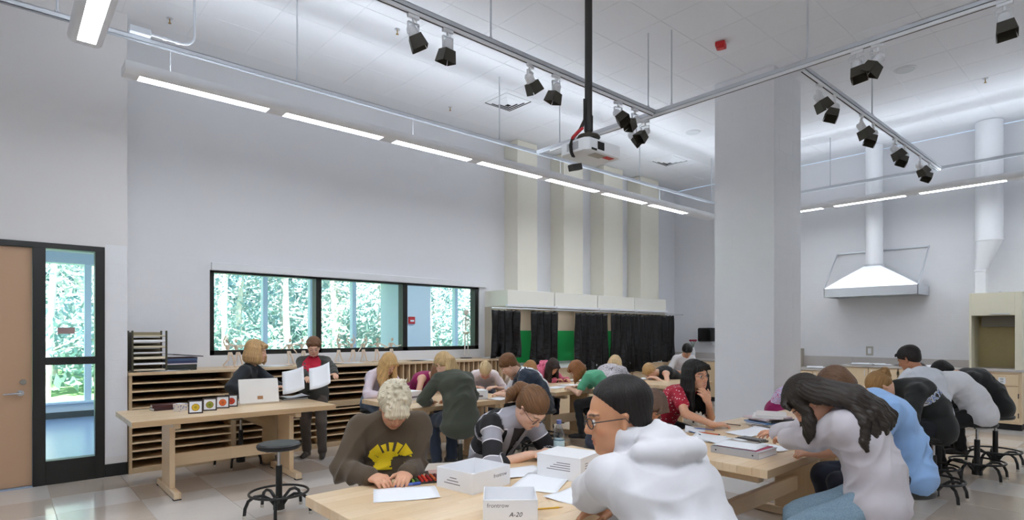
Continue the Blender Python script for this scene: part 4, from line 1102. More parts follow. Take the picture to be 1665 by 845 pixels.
# ---- on the long worktop: tray rack, binders, wooden figures, skeleton
ZW = 1.084
tr = empty('letter_tray_rack', (1.22, 7.52, ZW), 0, 'dark wire letter tray rack filled with papers on the worktop', 'tray rack')
m_wire = mat('dark_olive_metal', S(74, 70, 52), .5)
f0, f1, d0, d1 = -.155, .165, -.14, .14
for x in (f0, f1):
    for y in (d0, d1): MB().box(x - .009, x + .009, y - .009, y + .009, 0, .45).build('post', m_wire, tr, bevel=.002)
    MB().box(x - .004, x + .004, d0, d1, .02, .43).build('side_mesh', m_wire, tr) if x == f0 else None
for k in range(7):
    z = .012 + .062 * k
    MB().box(f0, f1, d0, d1, z, z + .004).build('tray', mat('tray_tan', S(150, 138, 110), .5), tr)
    MB().box(f0 + .012, f1 - .012, d0 - .004 * (k % 3), d1 - .02, z + .0045, z + .016 + .006 * (k % 3)).build('paper_stack', m_paper if k % 2 else mat('manila_paper', S(226, 216, 190), .7), tr)
    MB().box(f0, f1, d1 - .006, d1, z, z + .05).build('tray_rear', mat('tray_tan', S(150, 138, 110), .5), tr)
zz = ZW
for k, (h, c) in enumerate(((.034, S(40, 44, 40)), (.03, S(48, 54, 48)), (.012, S(226, 214, 220)), (.028, S(58, 66, 100)), (.026, S(74, 96, 130)), (.01, S(60, 30, 36)))):
    flat('binder', 'binder', Vector((1.55, 7.56, zz)), R(88 + k), .13, .155, h, mat('binder_%d' % k, c, .5), ['dark olive binder at the bottom of the worktop stack', 'dark green binder second in the worktop stack', 'thin pale folder in the worktop stack', 'navy binder in the worktop stack', 'steel blue binder in the worktop stack', 'thin maroon folder on top of the worktop stack'][k], grp='binder stack beside the tray rack'); zz += h + .001
fl = flat('binder', 'binder', Vector((1.60, 7.55, zz)), R(96), .13, .16, .01, m_black, 'slanted black folder lying loosely on the binder stack', grp='binder stack beside the tray rack'); fl.rotation_euler = (R(5), 0, R(96)); fl.location.z += .016
m_mann = mat('pale_wood_figure', S(232, 214, 196), .5, var=.06)
def mannequin(px, seed, lb):
    rr = random.Random(seed); X = on_line(px, 'X', 7.70)
    t = empty('wooden_figure', (X, 7.70, ZW), R(rr.uniform(-25, 25)), lb, 'figurine', 'jointed wooden figures on the window worktop')
    MB().cyl((0, 0, 0), (0, 0, .014), .06, n=20).build('base', m_mann, t); MB().cyl((0, .02, .014), (0, .02, .15), .004, n=6).build('support_rod', m_steel, t)
    hip = Vector((rr.uniform(-.02, .02), 0, .17)); ch = hip + Vector((rr.uniform(-.03, .03), 0, .085)); hd_ = ch + Vector((rr.uniform(-.02, .02), 0, .07))
    b = MB(); b.cyl(hip - Vector((0, 0, .018)), hip + Vector((0, 0, .015)), .020, .024, n=12); b.cyl(ch - Vector((0, 0, .045)), ch + Vector((0, 0, .02)), .017, .030, n=12); b.build('torso', m_mann, t)
    MB().lathe([(.004, -.026), (.014, -.016), (.019, .002), (.016, .018), (.005, .026)], 12, hd_).build('head', m_mann, t)
    for s in (-1, 1):
        a = rr.uniform(-.4, 2.3); a2 = a + rr.uniform(-.3, 1.2); sh = ch + Vector((s * .034, 0, .012))
        e1 = sh + Vector((s * .062 * math.cos(a - .9), -.01, .062 * math.sin(a - .9))); e2 = e1 + Vector((s * .06 * math.cos(a2 - .9), -.015, .06 * math.sin(a2 - .9)))
        MB().tube([sh, e1, e2, e2 + (e2 - e1) * .3], [.010, .009, .007, .004], n=8).build('arm', m_mann, t)
        lg = rr.uniform(-.5, .5); k1 = hip + Vector((s * (.02 + .05 * max(0, lg)), -.03 * rr.random(), -.075)); f1_ = Vector((s * (.025 + .09 * abs(lg)), rr.uniform(-.03, .03), .022))
        MB().tube([hip + Vector((s * .014, 0, 0)), k1, f1_, f1_ + Vector((0, -.03, -.004))], [.014, .011, .008, .006], n=8).build('leg', m_mann, t)
lbl = ['beside the teacher, leftmost of the row', 'beside the teacher with outstretched arm', 'right of the teacher under the mullion', 'with raised arm left of the standing student', 'right of the standing student', 'third right of the standing student', 'fourth right of the standing student', 'left of the lilac student', 'with raised arms right above the lilac student']
for k, px in enumerate((372, 386, 470, 494, 552, 572, 592, 612, 636)):
    mannequin(px, 40 + k * 3, 'jointed pale wooden figure %s' % lbl[k])
# small model skeleton on a stand
X = on_line(758, 'X', 7.72); sk = empty('model_skeleton', (X, 7.72, ZW), R(10), 'white model skeleton on a stand at the window end', 'skeleton model')
m_bone = mat('bone_white', S(236, 230, 220), .5)
MB().cyl((0, 0, 0), (0, 0, .012), .10, n=20).build('base', m_black, sk); MB().cyl((0, .02, .012), (0, .02, .66), .005, n=6).build('stand_rod', m_steel, sk)
MB().lathe([(.012, -.05), (.028, -.03), (.042, .0), (.040, .03), (.014, .05)], 14, (0, 0, .76)).build('skull', m_bone, sk)
MB().tube([(0, 0, .71), (0, .012, .6), (0, 0, .45)], .009, n=6).build('spine', m_bone, sk)
for k in range(6):
    z = .665 - .026 * k; r_ = .045 + .006 * math.sin(k * .6) * 2
    MB().tube([(r_ * math.cos(a), -.02 + .035 * math.sin(a), z - .012 * math.sin(-a)) for a in [6.2832 * q / 14 for q in range(14)]], .0042, n=5, closed=True).build('rib', m_bone, sk)
MB().lathe([(.02, .0), (.05, .02), (.055, .04), (.03, .03)], 12, (0, 0, .40)).build('pelvis', m_bone, sk)
for s in (-1, 1):
    MB().tube([(s * .01, 0, .675), (s * .065, 0, .67)], .006, n=5).build('collar_bone', m_bone, sk)
    MB().tube([(s * .07, 0, .665), (s * .085, .005, .53), (s * .085, -.01, .40), (s * .085, -.012, .35)], [.009, .006, .006, .004], n=6).build('arm', m_bone, sk)
    MB().tube([(s * .035, 0, .40), (s * .042, -.005, .23), (s * .04, 0, .06), (s * .04, -.04, .05)], [.011, .008, .006, .008], n=6).build('leg', m_bone, sk)
for k, (px, y, w, d, rz, lb) in enumerate(((250, 7.42, .3, .2, 5, 'sheet sticking out below the tray rack'), (285, 7.45, .28, .2, -6, 'sheet below the binder stack'), (560, 7.6, .5, .3, 3, 'drawing sheet between the wooden figures'), (450, 7.6, .4, .28, -4, 'drawing sheet on the worktop behind the teacher'), (690, 7.6, .5, .32, 6, 'drawing sheets on the slot cabinet'), (795, 7.6, .4, .3, -5, 'drawing sheet beside the model skeleton'))):
    X = on_line(px, 'X', y); paper(X, y, ZW - .0005, w, d, R(rz), lb, curl=.012, grp='papers on the window worktop')
# ---- on the right counters
def mag(y, z, rz, lb, c=None, x=XR - .34):
    t = empty('magazine', (x, y, z), rz, lb, 'magazine', 'open magazines on the right counter')
    for s in (-1, 1):
        vs = []; n = 8
        for i in range(n + 1):
            u = i / n; vs += [(s * u * .2, -.14, .004 + .03 * math.sin(u * 2.4) * (1 - u * .5)), (s * u * .2, .14, .004 + .03 * math.sin(u * 2.4) * (1 - u * .5))]
        fs = [(2 * i, 2 * i + 1, 2 * i + 3, 2 * i + 2) for i in range(n)]
        me = bpy.data.meshes.new('page'); me.from_pydata(vs, [], fs); o = link('page', me, c or m_paper, t); so = o.modifiers.new('t', 'SOLIDIFY'); so.thickness = .004
mag(4.55, .821, R(20), 'open magazine on the low counter beside the column'); mag(4.2, .821, R(-30), 'second open magazine on the low counter'); mag(3.75, .921, R(15), 'open magazine on the high counter left of the others'); mag(3.45, .921, R(40), 'paper propped up on the high counter')
mag(3.0, .921, R(-10), 'dark open magazine on the high counter', mat('dark_page', S(84, 84, 90), .5)); mag(2.7, .921, R(25), 'open magazine beside the white lab coat')
t = empty('flower_vase', (XR - .30, 7.24, .911), 0, 'white vase with dark pink flowers in the far corner', 'vase')
MB().lathe([(.03, 0), (.05, .03), (.055, .15), (.035, .24), (.04, .26)], 18).build('vase', m_white, t)
for k in range(5):
    a = 6.28 * k / 5; MB().tube([(0, 0, .24), (.03 * math.cos(a), .03 * math.sin(a), .33), (.06 * math.cos(a), .06 * math.sin(a), .40)], .004, n=5).build('stem', mat('stem_green', S(80, 110, 70), .6), t)
    MB().lathe([(.005, -.02), (.03, 0), (.034, .02), (.01, .03)], 8, (.06 * math.cos(a), .06 * math.sin(a), .41)).build('flower', mat('flower_pink', S(160, 40, 70), .6), t)
t = empty('yellow_can', pix_z(1457, 611, .921), 0, 'yellow and dark labelled can behind the lettered jacket', 'can'); t.location = (XF + .12, 2.98, .921)
MB().lathe([(.04, 0), (.045, .004), (.045, .11), (.038, .118)], 18).build('body', mat('yellow_label', S(190, 170, 30), .4), t); MB().lathe([(.0455, .02), (.0455, .09)], 18).build('label', mat('olive_label', S(110, 104, 30), .4), t)
# ------------------------------------------------------------------ people: signed distance bodies meshed by surface nets
def A3(v): return np.array((v[0], v[1], v[2]), dtype=np.float64)
DEBUG = False
class Field:
    def __init__(self, h): self.h = h; self.p = []
    def cone(self, a, b, ra, rb=None, k=.02, sq=None, cut=False):
        """tapered capsule; sq=(axis, factor): stretched sideways along axis by 1/factor"""
        self.p.append(('c', A3(a), A3(b), ra, ra if rb is None else rb, k, sq, cut)); return self
    def chain(self, pts, rs, k=.02, sq=None):
        for i in range(len(pts) - 1): self.cone(pts[i], pts[i + 1], rs[i], rs[i + 1], k, sq)
        return self
    def ell(self, c, rad, M, k=.015, cut=False):
        """ellipsoid; M rows = local axes in world"""
        self.p.append(('e', A3(c), np.array(rad, float), M, None, k, None, cut)); return self
    def plane(self, n, c, k=.008):
        self.p.append(('p', A3(n), float(c), None, None, k, None, True)); return self
    def bounds(self, q):
        if q[0] == 'c':
            m = max(q[3], q[4]); e = m / (q[6][1] if q[6] else 1.0)
            return np.minimum(q[1], q[2]) - e, np.maximum(q[1], q[2]) + e
        r = np.abs(q[3].T) @ q[2] if q[3] is not None else q[2]
        return q[1] - r, q[1] + r
    def mesh(self):
        h = self.h
        bs = [self.bounds(q) for q in self.p if not q[7]]
        lo = np.min([b[0] for b in bs], axis=0) - 4 * h; hi = np.max([b[1] for b in bs], axis=0) + 4 * h
        n = np.ceil((hi - lo) / h).astype(int) + 1
        g = np.full(n, .25, dtype=np.float32)
        ax = [lo[i] + h * np.arange(n[i]) for i in range(3)]
        for q in self.p:
            k = q[5]
            if q[0] == 'p':
                d = (ax[0][:, None, None] * q[1][0] + ax[1][None, :, None] * q[1][1] + ax[2][None, None, :] * q[1][2] - q[2]).astype(np.float32)
                w = np.clip(.5 - .5 * (d - g) / k, 0, 1) if False else np.clip(.5 + .5 * (d - g) / k, 0, 1)
                g = g + (d - g) * w + k * w * (1 - w); continue
            b0, b1 = self.bounds(q); m = k + 3 * h
            i0 = np.maximum(0, np.floor((b0 - m - lo) / h).astype(int)); i1 = np.minimum(n, np.ceil((b1 + m - lo) / h).astype(int) + 1)
            if np.any(i1 <= i0): continue
            sl = tuple(slice(i0[i], i1[i]) for i in range(3))
            X = ax[0][sl[0]][:, None, None]; Y = ax[1][sl[1]][None, :, None]; Z = ax[2][sl[2]][None, None, :]
            if q[0] == 'c':
                a, b = q[1], q[2]; dx, dy, dz = X - a[0], Y - a[1], Z - a[2]; bx = b - a
                if q[6]:
                    s, f = q[6]; pr = (dx * s[0] + dy * s[1] + dz * s[2]) * (1 - f)
                    dx, dy, dz = dx - pr * s[0], dy - pr * s[1], dz - pr * s[2]
                    bx = bx - s * (bx @ s) * (1 - f)
                L2 = bx @ bx + 1e-12
                t = np.clip((dx * bx[0] + dy * bx[1] + dz * bx[2]) / L2, 0, 1)
                d = np.sqrt((dx - t * bx[0]) ** 2 + (dy - t * bx[1]) ** 2 + (dz - t * bx[2]) ** 2) - (q[3] + (q[4] - q[3]) * t)
            else:
                c, r, M = q[1], q[2], q[3]; dx, dy, dz = X - c[0], Y - c[1], Z - c[2]
                u = [(dx * M[i][0] + dy * M[i][1] + dz * M[i][2]) / r[i] for i in range(3)]
                k0 = np.sqrt(u[0] ** 2 + u[1] ** 2 + u[2] ** 2) + 1e-9
                k1 = np.sqrt((u[0] / r[0]) ** 2 + (u[1] / r[1]) ** 2 + (u[2] / r[2]) ** 2) + 1e-9
                d = k0 * (k0 - 1) / k1
            d = d.astype(np.float32); s = g[sl]
            if q[7]:
                d = -d; w = np.clip(.5 + .5 * (d - s) / k, 0, 1); g[sl] = s + (d - s) * w + k * w * (1 - w)
            else:
                w = np.clip(.5 + .5 * (s - d) / k, 0, 1); g[sl] = s + (d - s) * w - k * w * (1 - w)
        return nets(g, lo, h)
def nets(g, lo, h):
    ins = g < 0
    c = np.zeros(tuple(np.array(g.shape) - 1), dtype=np.int8)
    offs = [(i, j, k) for i in (0, 1) for j in (0, 1) for k in (0, 1)]
    S0 = [s - 1 for s in g.shape]
    for o in offs: c += ins[o[0]:o[0] + S0[0], o[1]:o[1] + S0[1], o[2]:o[2] + S0[2]]
    act = np.argwhere((c > 0) & (c < 8)); idx = np.full(c.shape, -1, dtype=np.int32); idx[tuple(act.T)] = np.arange(len(act))
    val = {o: g[act[:, 0] + o[0], act[:, 1] + o[1], act[:, 2] + o[2]] for o in offs}
    acc = np.zeros((len(act), 3)); cnt = np.zeros(len(act))
    for a in offs:
        for x in range(3):
            if a[x] == 1: continue
            b = list(a); b[x] = 1; b = tuple(b); va, vb = val[a], val[b]
            m = (va < 0) != (vb < 0); t = np.where(m, va / np.where(m, va - vb, 1), 0)
            p = np.array(a, float)[None, :].repeat(len(act), 0); p[:, x] += t
            acc += p * m[:, None]; cnt += m
    V = lo + h * (act + acc / np.maximum(cnt, 1)[:, None])
    F = []
    for x in range(3):
        y, z = (x + 1) % 3, (x + 2) % 3
        s0 = [slice(None)] * 3; s1 = [slice(None)] * 3; s0[x] = slice(0, -1); s1[x] = slice(1, None)
        d = ins[tuple(s0)] != ins[tuple(s1)]; e = np.argwhere(d)
        e = e[(e[:, y] > 0) & (e[:, z] > 0) & (e[:, y] < c.shape[y]) & (e[:, z] < c.shape[z])]
        if not len(e): continue
        def at(dy, dz):
            q = e.copy(); q[:, y] -= dy; q[:, z] -= dz; return idx[q[:, 0], q[:, 1], q[:, 2]]
        quad = np.stack([at(1, 1), at(0, 1), at(0, 0), at(1, 0)], 1)
        inside = ins[e[:, 0], e[:, 1], e[:, 2]]; quad[~inside] = quad[~inside][:, ::-1]
        F.append(quad)
    F = np.concatenate(F) if F else np.zeros((0, 4), int)
    F = F[(F >= 0).all(1)]
    # light smoothing
    for _ in range(1):
        sm = np.zeros_like(V); cn = np.zeros(len(V))
        for a, b in ((0, 1), (1, 2), (2, 3), (3, 0)):
            np.add.at(sm, F[:, a], V[F[:, b]]); np.add.at(cn, F[:, a], 1)
        V = V * .6 + .4 * sm / np.maximum(cn, 1)[:, None]
    return V, F
def normals(V, F):
    n = np.cross(V[F[:, 2]] - V[F[:, 0]], V[F[:, 3]] - V[F[:, 1]]); N = np.zeros_like(V)
    for i in range(4): np.add.at(N, F[:, i], n)
    return N / (np.linalg.norm(N, axis=1)[:, None] + 1e-12)
def to_mesh(name, V, F, base, attrs=None):
    me = bpy.data.meshes.new(name); n = len(V); m = len(F)
    me.vertices.add(n); me.vertices.foreach_set('co', (V - base).astype(np.float32).ravel())
    me.loops.add(4 * m); me.loops.foreach_set('vertex_index', F.astype(np.int32).ravel())
    me.polygons.add(m); me.polygons.foreach_set('loop_start', np.arange(0, 4 * m, 4, dtype=np.int32))
    me.polygons.foreach_set('use_smooth', np.ones(m, dtype=bool))
    me.update(calc_edges=True)
    for k, a in (attrs or {}).items():
        if a.shape[1] == 4:
            at = me.attributes.new(k, 'FLOAT_COLOR', 'POINT'); at.data.foreach_set('color', a.astype(np.float32).ravel())
        else:
            at = me.attributes.new(k, 'FLOAT_VECTOR', 'POINT'); at.data.foreach_set('vector', a.astype(np.float32).ravel())
    return me

# ---- materials of people
kk = NT('skin'); at = kk.n('Attribute'); at.attribute_name = 'tint'
nz = kk.noise(kk.coord('Object'), 60, 3); kk.l(kk.mixc(kk.math('MULTIPLY', nz, .16), at.outputs['Color'], (.45, .16, .10, 1)), kk.b.inputs['Base Color'])
kk.b.inputs['Roughness'].default_value = .48; kk.b.inputs['Subsurface Weight'].default_value = .12; kk.b.inputs['Subsurface Radius'].default_value = (.012, .005, .003); kk.b.inputs['Subsurface Scale'].default_value = .6
m_skin = kk.m
def hair_mat(nm, c, gloss=.42):
    if nm in MATS: return MATS[nm]
    k = NT(nm); a = k.n('Attribute'); a.attribute_name = 'st'
    nz = k.noise(a.outputs['Vector'], 1.0, 4, .65); n2 = k.noise(a.outputs['Vector'], 3.3, 3, .6)
    f = k.math('ADD', k.math('MULTIPLY', nz, .65), k.math('MULTIPLY', n2, .35))
    k.l(k.ramp(f, [(.3, mul(c, .42)), (.5, c), (.68, mul(c, 1.55))]), k.b.inputs['Base Color'])
    k.b.inputs['Roughness'].default_value = gloss; k.b.inputs['Specular IOR Level'].default_value = .35
    k.bump(f, .9, .006); MATS[nm] = k.m; return k.m
def cloth(nm, c, rough=.88, var=.07, bump=.18, bscale=520, sheen=.12): return mat(nm, c, rough, var=var, vscale=14, bump=bump, bscale=bscale, sheen=sheen, bdist=.002)

class Frame:
    def __init__(s, o, f, u):
        s.o = Vector(o); s.f = Vector(f).normalized(); s.l = Vector(u).cross(s.f).normalized(); s.u = s.f.cross(s.l).normalized()
        s.M = np.array([A3(s.f), A3(s.l), A3(s.u)])
    def P(s, x, y, z): return s.o + s.f * x + s.l * y + s.u * z
    def loc(s, V): return (V - A3(s.o)) @ s.M.T

def ik(a, t, l1, l2, pole):
    d = t - a; L = d.length
    if L > (l1 + l2) * .995: t = a + d * ((l1 + l2) * .995 / L); d = t - a; L = d.length
    x = (l1 * l1 - l2 * l2 + L * L) / (2 * L); hgt = math.sqrt(max(1e-6, l1 * l1 - x * x)); dn = d / L
    p = pole - dn * pole.dot(dn); p = p.normalized() if p.length > 1e-5 else dn.orthogonal().normalized()
    return a + dn * x + p * hgt, t

def head_field(H, s, h, sex='f', mouth=0.0, eyes='open'):
    F = Field(h); M = H.M; e = lambda x, y, z, r, k=.012, cut=False: F.ell(H.P(x * s, y * s, z * s), [q * s for q in r], M, k, cut)
    e(-.012, 0, .036, (.098, .077, .082), .02); e(.026, 0, -.03, (.068, .061, .082), .03)
    e(.046, 0, -.086, (.042, .042, .028), .03); e(.02, 0, -.06, (.06, .056, .045), .03)
    for y in (-1, 1):
        e(.060, y * .037, -.026, (.026, .024, .024), .02)
        F.cone(H.P(.089 * s, y * .010 * s, .023 * s), H.P(.079 * s, y * .045 * s, .024 * s), .010 * s, .008 * s, .014)
        e(.099, y * .033, .004, (.018, .017, .012), .010, True)
        e(.0775, y * .032, .002, (.0145, .0145, .0135), .003)
        F.cone(H.P(.0, y * .073 * s, -.030 * s), H.P(-.010 * s, y * .080 * s, .012 * s), .009 * s, .012 * s, .010)
        e(-.004, y * .086, -.004, (.012, .006, .017), .006, True)
        e(.098, y * .0125, -.031, (.010, .0085, .008), .006)
    F.cone(H.P(.091 * s, 0, .014 * s), H.P(.108 * s, 0, -.026 * s), .0075 * s, .0115 * s, .010)
    e(.087, 0, -.058, (.013, .023, .0065), .006); e(.085, 0, -.071, (.012, .020, .0075), .006)
    e(.098, 0, -.0645, (.012, .020 + .004 * mouth, .0012 + .004 * mouth), .003, True)
    e(.072, 0, -.098, (.020, .022, .016), .014)
    return F

def hair_build(style, H, s, h, down, neck, back, opts):
    """hair mesh in world space with strand coordinates"""
    F = Field(h); M = H.M; P = lambda x, y, z: H.P(x * s, y * s, z * s)
    vol = opts.get('vol', 1.0)
    def cap(grow=.013, pl=(.576, 0, -.817), c=.0, front=True):
        F.ell(P(-.014 - .010, 0, .040 + .011), [(.098 + grow) * s, (.0785 + grow) * s, (.083 + grow) * s], M, .02)
        F.ell(P(-.050, 0, -.005), [(.058 + grow * .6) * s, (.070 + grow * .6) * s, (.060 + grow * .6) * s], M, .02)
        n = H.f * pl[0] + H.u * pl[2]
        F.plane(n, n.dot(H.o) + (c + .010) * s, .010)
    rr = random.Random(opts.get('seed', 1))
    d = Vector(down).normalized()
    if style == 'short':
        cap(.012 * vol, pl=opts.get('pl', (.576, 0, -.817)), c=opts.get('c', .006))
        for k in range(opts.get('tufts', 26)):
            a = rr.uniform(-2.4, 2.4); z = rr.uniform(.03, .10)
            r = .088; p0 = P(-.014 + r * math.cos(a) * .9, r * math.sin(a) * .8, .04 + (z - .03) * .9)
            if a > -1.0 and a < 1.0: p0 = P(.062 + rr.uniform(-.03, .015), .06 * a, .085)
            dr = (H.f * math.cos(a) * .6 + H.l * math.sin(a) - H.u * .7).normalized()
            F.cone(p0, p0 + dr * .03 * s, .014 * s, .005 * s, .012)
    elif style == 'spiky':
        cap(.016, c=.012)
        for k in range(64):
            a = rr.uniform(-math.pi, math.pi); q = rr.uniform(0, 1)
            p0 = P(-.014 + .085 * math.cos(a) * q, .07 * math.sin(a) * q, .04 + .08 * math.sqrt(max(0, 1 - q * q * .8)))
            dr = (p0 - P(-.02, 0, .03)).normalized() + H.f * .55 * (1 if math.cos(a) > -.2 else 0) + H.l * rr.uniform(-.4, .4)
            F.cone(p0, p0 + dr.normalized() * rr.uniform(.03, .055) * s, .013 * s, .004 * s, .010)
        for k in range(14):
            y = -.06 + .12 * k / 13; p0 = P(.075, y * .9, .085); F.chain([p0, P(.098, y, .062), P(.103, y * 1.02 + rr.uniform(-.006, .006), .030 + rr.uniform(-.008, .012))], [.014 * s, .010 * s, .004 * s], .008)
    else:
        cap(.012 * vol, pl=opts.get('pl', (.60, 0, -.80)), c=opts.get('c', .004))
    dp = opts.get('drape_on')
    if dp:      # long hair laid over the wearer's own back
        for k in range(24):
            a = -1 + 2.9 * k / 23; y = a * .115 + dp['shift']; o_ = dp['e'] + .014 + .010 * (k % 3); ac = max(-1.0, min(1.0, a)); w_ = max(0, a - 1.0)
            fall = .05 * abs(ac) + .16 * w_
            cur = [P(-.06 + .05 * w_, ac * .078, .075 - .02 * w_), P(-.112 + .085 * w_, ac * (.085 + .012 * w_), .008 - .02 * w_), dp['nb'] - dp['ft'] * (.080 + o_ - .06 * w_) * s + dp['ls'] * y * .75 * s + dp['up3'] * (.035 - .01 * w_) * s,
                   dp['nb'] * .5 + dp['ch'] * .5 - dp['ft'] * (.118 + o_ - fall * .6) * s + dp['ls'] * y * .95 * s, dp['ch'] - dp['ft'] * (.130 + o_ - fall) * s + dp['ls'] * y * 1.05 * s,
                   dp['ch'] * .75 + dp['wa'] * .25 - dp['ft'] * (.124 + o_ - fall) * s + dp['ls'] * (y * 1.08 + rr.uniform(-.01, .01)) * s]
            F.chain(cur, [.024 * s, .027 * s, .028 * s, .025 * s, .018 * s, .006 * s], .016)
    if style in ('long', 'bob'):
        L = opts.get('len', .30 if style == 'long' else .12) * s; nl = opts.get('n', 20); a0 = opts.get('open', 1.0)
        for k in range(nl):
            a = a0 + (2 * math.pi - 2 * a0) * k / (nl - 1)
            ca, sa = math.cos(a), math.sin(a)
            if dp and sa > .25 and ca < .45: continue
            p0 = P(-.012 + .095 * ca, .080 * sa, .05); out = (H.f * ca + H.l * sa)
            p1 = P(-.010 + .104 * ca, .092 * sa, -.02)
            p2 = p1 + (d * .75 + out * .10 - H.u * .25) * L * .33
            sway = Vector(opts.get('sway', (0, 0, 0))); w1 = rr.uniform(-.01, .01)
            p3 = p2 + (d + sway * .6 + H.l * w1) * L * .36; p4 = p3 + (d + sway + out * opts.get('flip', -.05)) * L * rr.uniform(.28, .40)
            F.chain([p0, p1, p2, p3, p4], [.020 * s, .022 * s, .024 * s * vol, .021 * s * vol, .007 * s], .014)
        if opts.get('fringe', True):
            for k in range(9):
                y = -.055 + .11 * k / 8; F.chain([P(.04, y * .6, .112), P(.088, y, .085), P(.090, y * 1.25 + .012 * (1 if y > 0 else -1), .052)], [.014 * s, .012 * s, .006 * s], .010)
    if style in ('pony', 'lowpony'):
        z0 = .055 if style == 'pony' else -.01
        q = P(-.112, 0, z0); L = opts.get('len', .22) * s
        F.ell(q, [.026 * s, .022 * s, .022 * s], M, .012)
        dirs = [Vector(v) for v in opts.get('path', [])] or [(-H.f + H.u * .2).normalized() * .3 + d * .2, d, d]
        sp = opts.get('spread', 5); w = opts.get('w', .026)
        for k in range(sp):
            c = q.copy(); pts = [c.copy()]; o2 = H.l * ((k - (sp - 1) / 2) * .35)
            for i, v in enumerate(dirs): c = c + (v.normalized() + o2 * (.25 + .12 * i)) * (L / len(dirs)) * rr.uniform(.9, 1.1); pts.append(c.copy())
            F.chain(pts, [(w * .75 if i == 0 else w if i < len(pts) - 1 else w * .3) * s for i in range(len(pts))], .012)
    if style == 'bun':
        F.ell(P(-.07, 0, .118), [.042 * s, .042 * s, .036 * s], M, .012)
        for k in range(9):
            a = 6.28 * k / 9; b = P(-.07 + .03 * math.cos(a), .03 * math.sin(a), .13); F.cone(b, b + (H.l * math.sin(a) + H.f * math.cos(a) + H.u * .9).normalized() * .035 * s, .012 * s, .004 * s, .008)
    for pts, rs in opts.get('locks', []):
        F.chain([P(*q) for q in pts], [r * s for r in rs], .010)
    V, Q = F.mesh()
    if not len(V): return None
    loc = H.loc(V) / s; N = normals(V, Q)
    phi = np.arctan2(loc[:, 1], loc[:, 0] + .014); rad = np.sqrt(loc[:, 1] ** 2 + (loc[:, 0] + .014) ** 2)
    if style in ('pony', 'bun', 'lowpony'):   # combed back towards the tie
        yy = loc[:, 1]; zz = loc[:, 2] - .05; phi2 = np.arctan2(yy, zz); wgt = np.clip((loc[:, 0] + .11) / .05, 0, 1)
        co = np.where(wgt > .5, phi2 * .075, (loc[:, 1] + .35 * loc[:, 2]))
        al = loc[:, 0]
    else: co = phi * .09; al = loc[:, 2]
    amp = opts.get('ridge', .0022)
    rid = np.sin(co * 420 + 3.0 * np.sin(al * 30)) * .6 + np.sin(co * 950 + 2 * np.sin(al * 47 + 1)) * .4
    V = V + N * (rid * amp)[:, None]
    st = np.stack([co * 210, al * 7, np.zeros_like(al)], 1)
    return V, Q, st

def hand_field(F, w, d, n, t, s, curl=.6, k=.006, pinch=False):
    """w wrist, d pointing direction, n palm side, t thumb side"""
    d = Vector(d).normalized(); n = (Vector(n) - d * Vector(n).dot(d)).normalized(); t = Vector(t); t = (t - d * t.dot(d) - n * t.dot(n)).normalized()
    M = np.array([A3(d), A3(t), A3(n)])
    F.cone(w - d * .03 * s, w + d * .02 * s, .024 * s, .024 * s, .015, (A3(n), 1.35))
    F.ell(w + d * .052 * s, [.050 * s, .040 * s, .016 * s], M, .010)
    F.ell(w + d * .040 * s + t * .022 * s + n * .006 * s, [.032 * s, .016 * s, .015 * s], M, .010)
    for i, (o, L) in enumerate(((.029, .072), (.0095, .080), (-.0105, .074), (-.029, .058))):
        b = w + d * (.088 - .006 * (i == 3) - .002 * (i == 0)) * s + t * o * s
        c = curl * (1.0 + .12 * i); dd = d; pts = [b]
        for j, fr in enumerate((.44, .31, .25)):
            a = c * (.55 if j == 0 else .85)
            dd = (dd * math.cos(a) + n * math.sin(a)).normalized(); nn = n
            # keep bending in the finger plane
            n_loc = (n - dd * n.dot(dd)); 
            pts.append(pts[-1] + dd * L * fr * s)
        F.chain(pts, [.0098 * s, .0088 * s, .0080 * s, .0066 * s], k * .55)
    b = w + d * .030 * s + t * .034 * s + n * .006 * s
    t1 = (d * .75 + t * .62 + n * .35).normalized(); p1 = b + t1 * .040 * s
    t2 = (d * .9 + t * (.05 if pinch else .25) + n * (.55 if pinch else .35)).normalized()
    F.chain([b, p1, p1 + t2 * .034 * s], [.0135 * s, .0105 * s, .0078 * s], k)

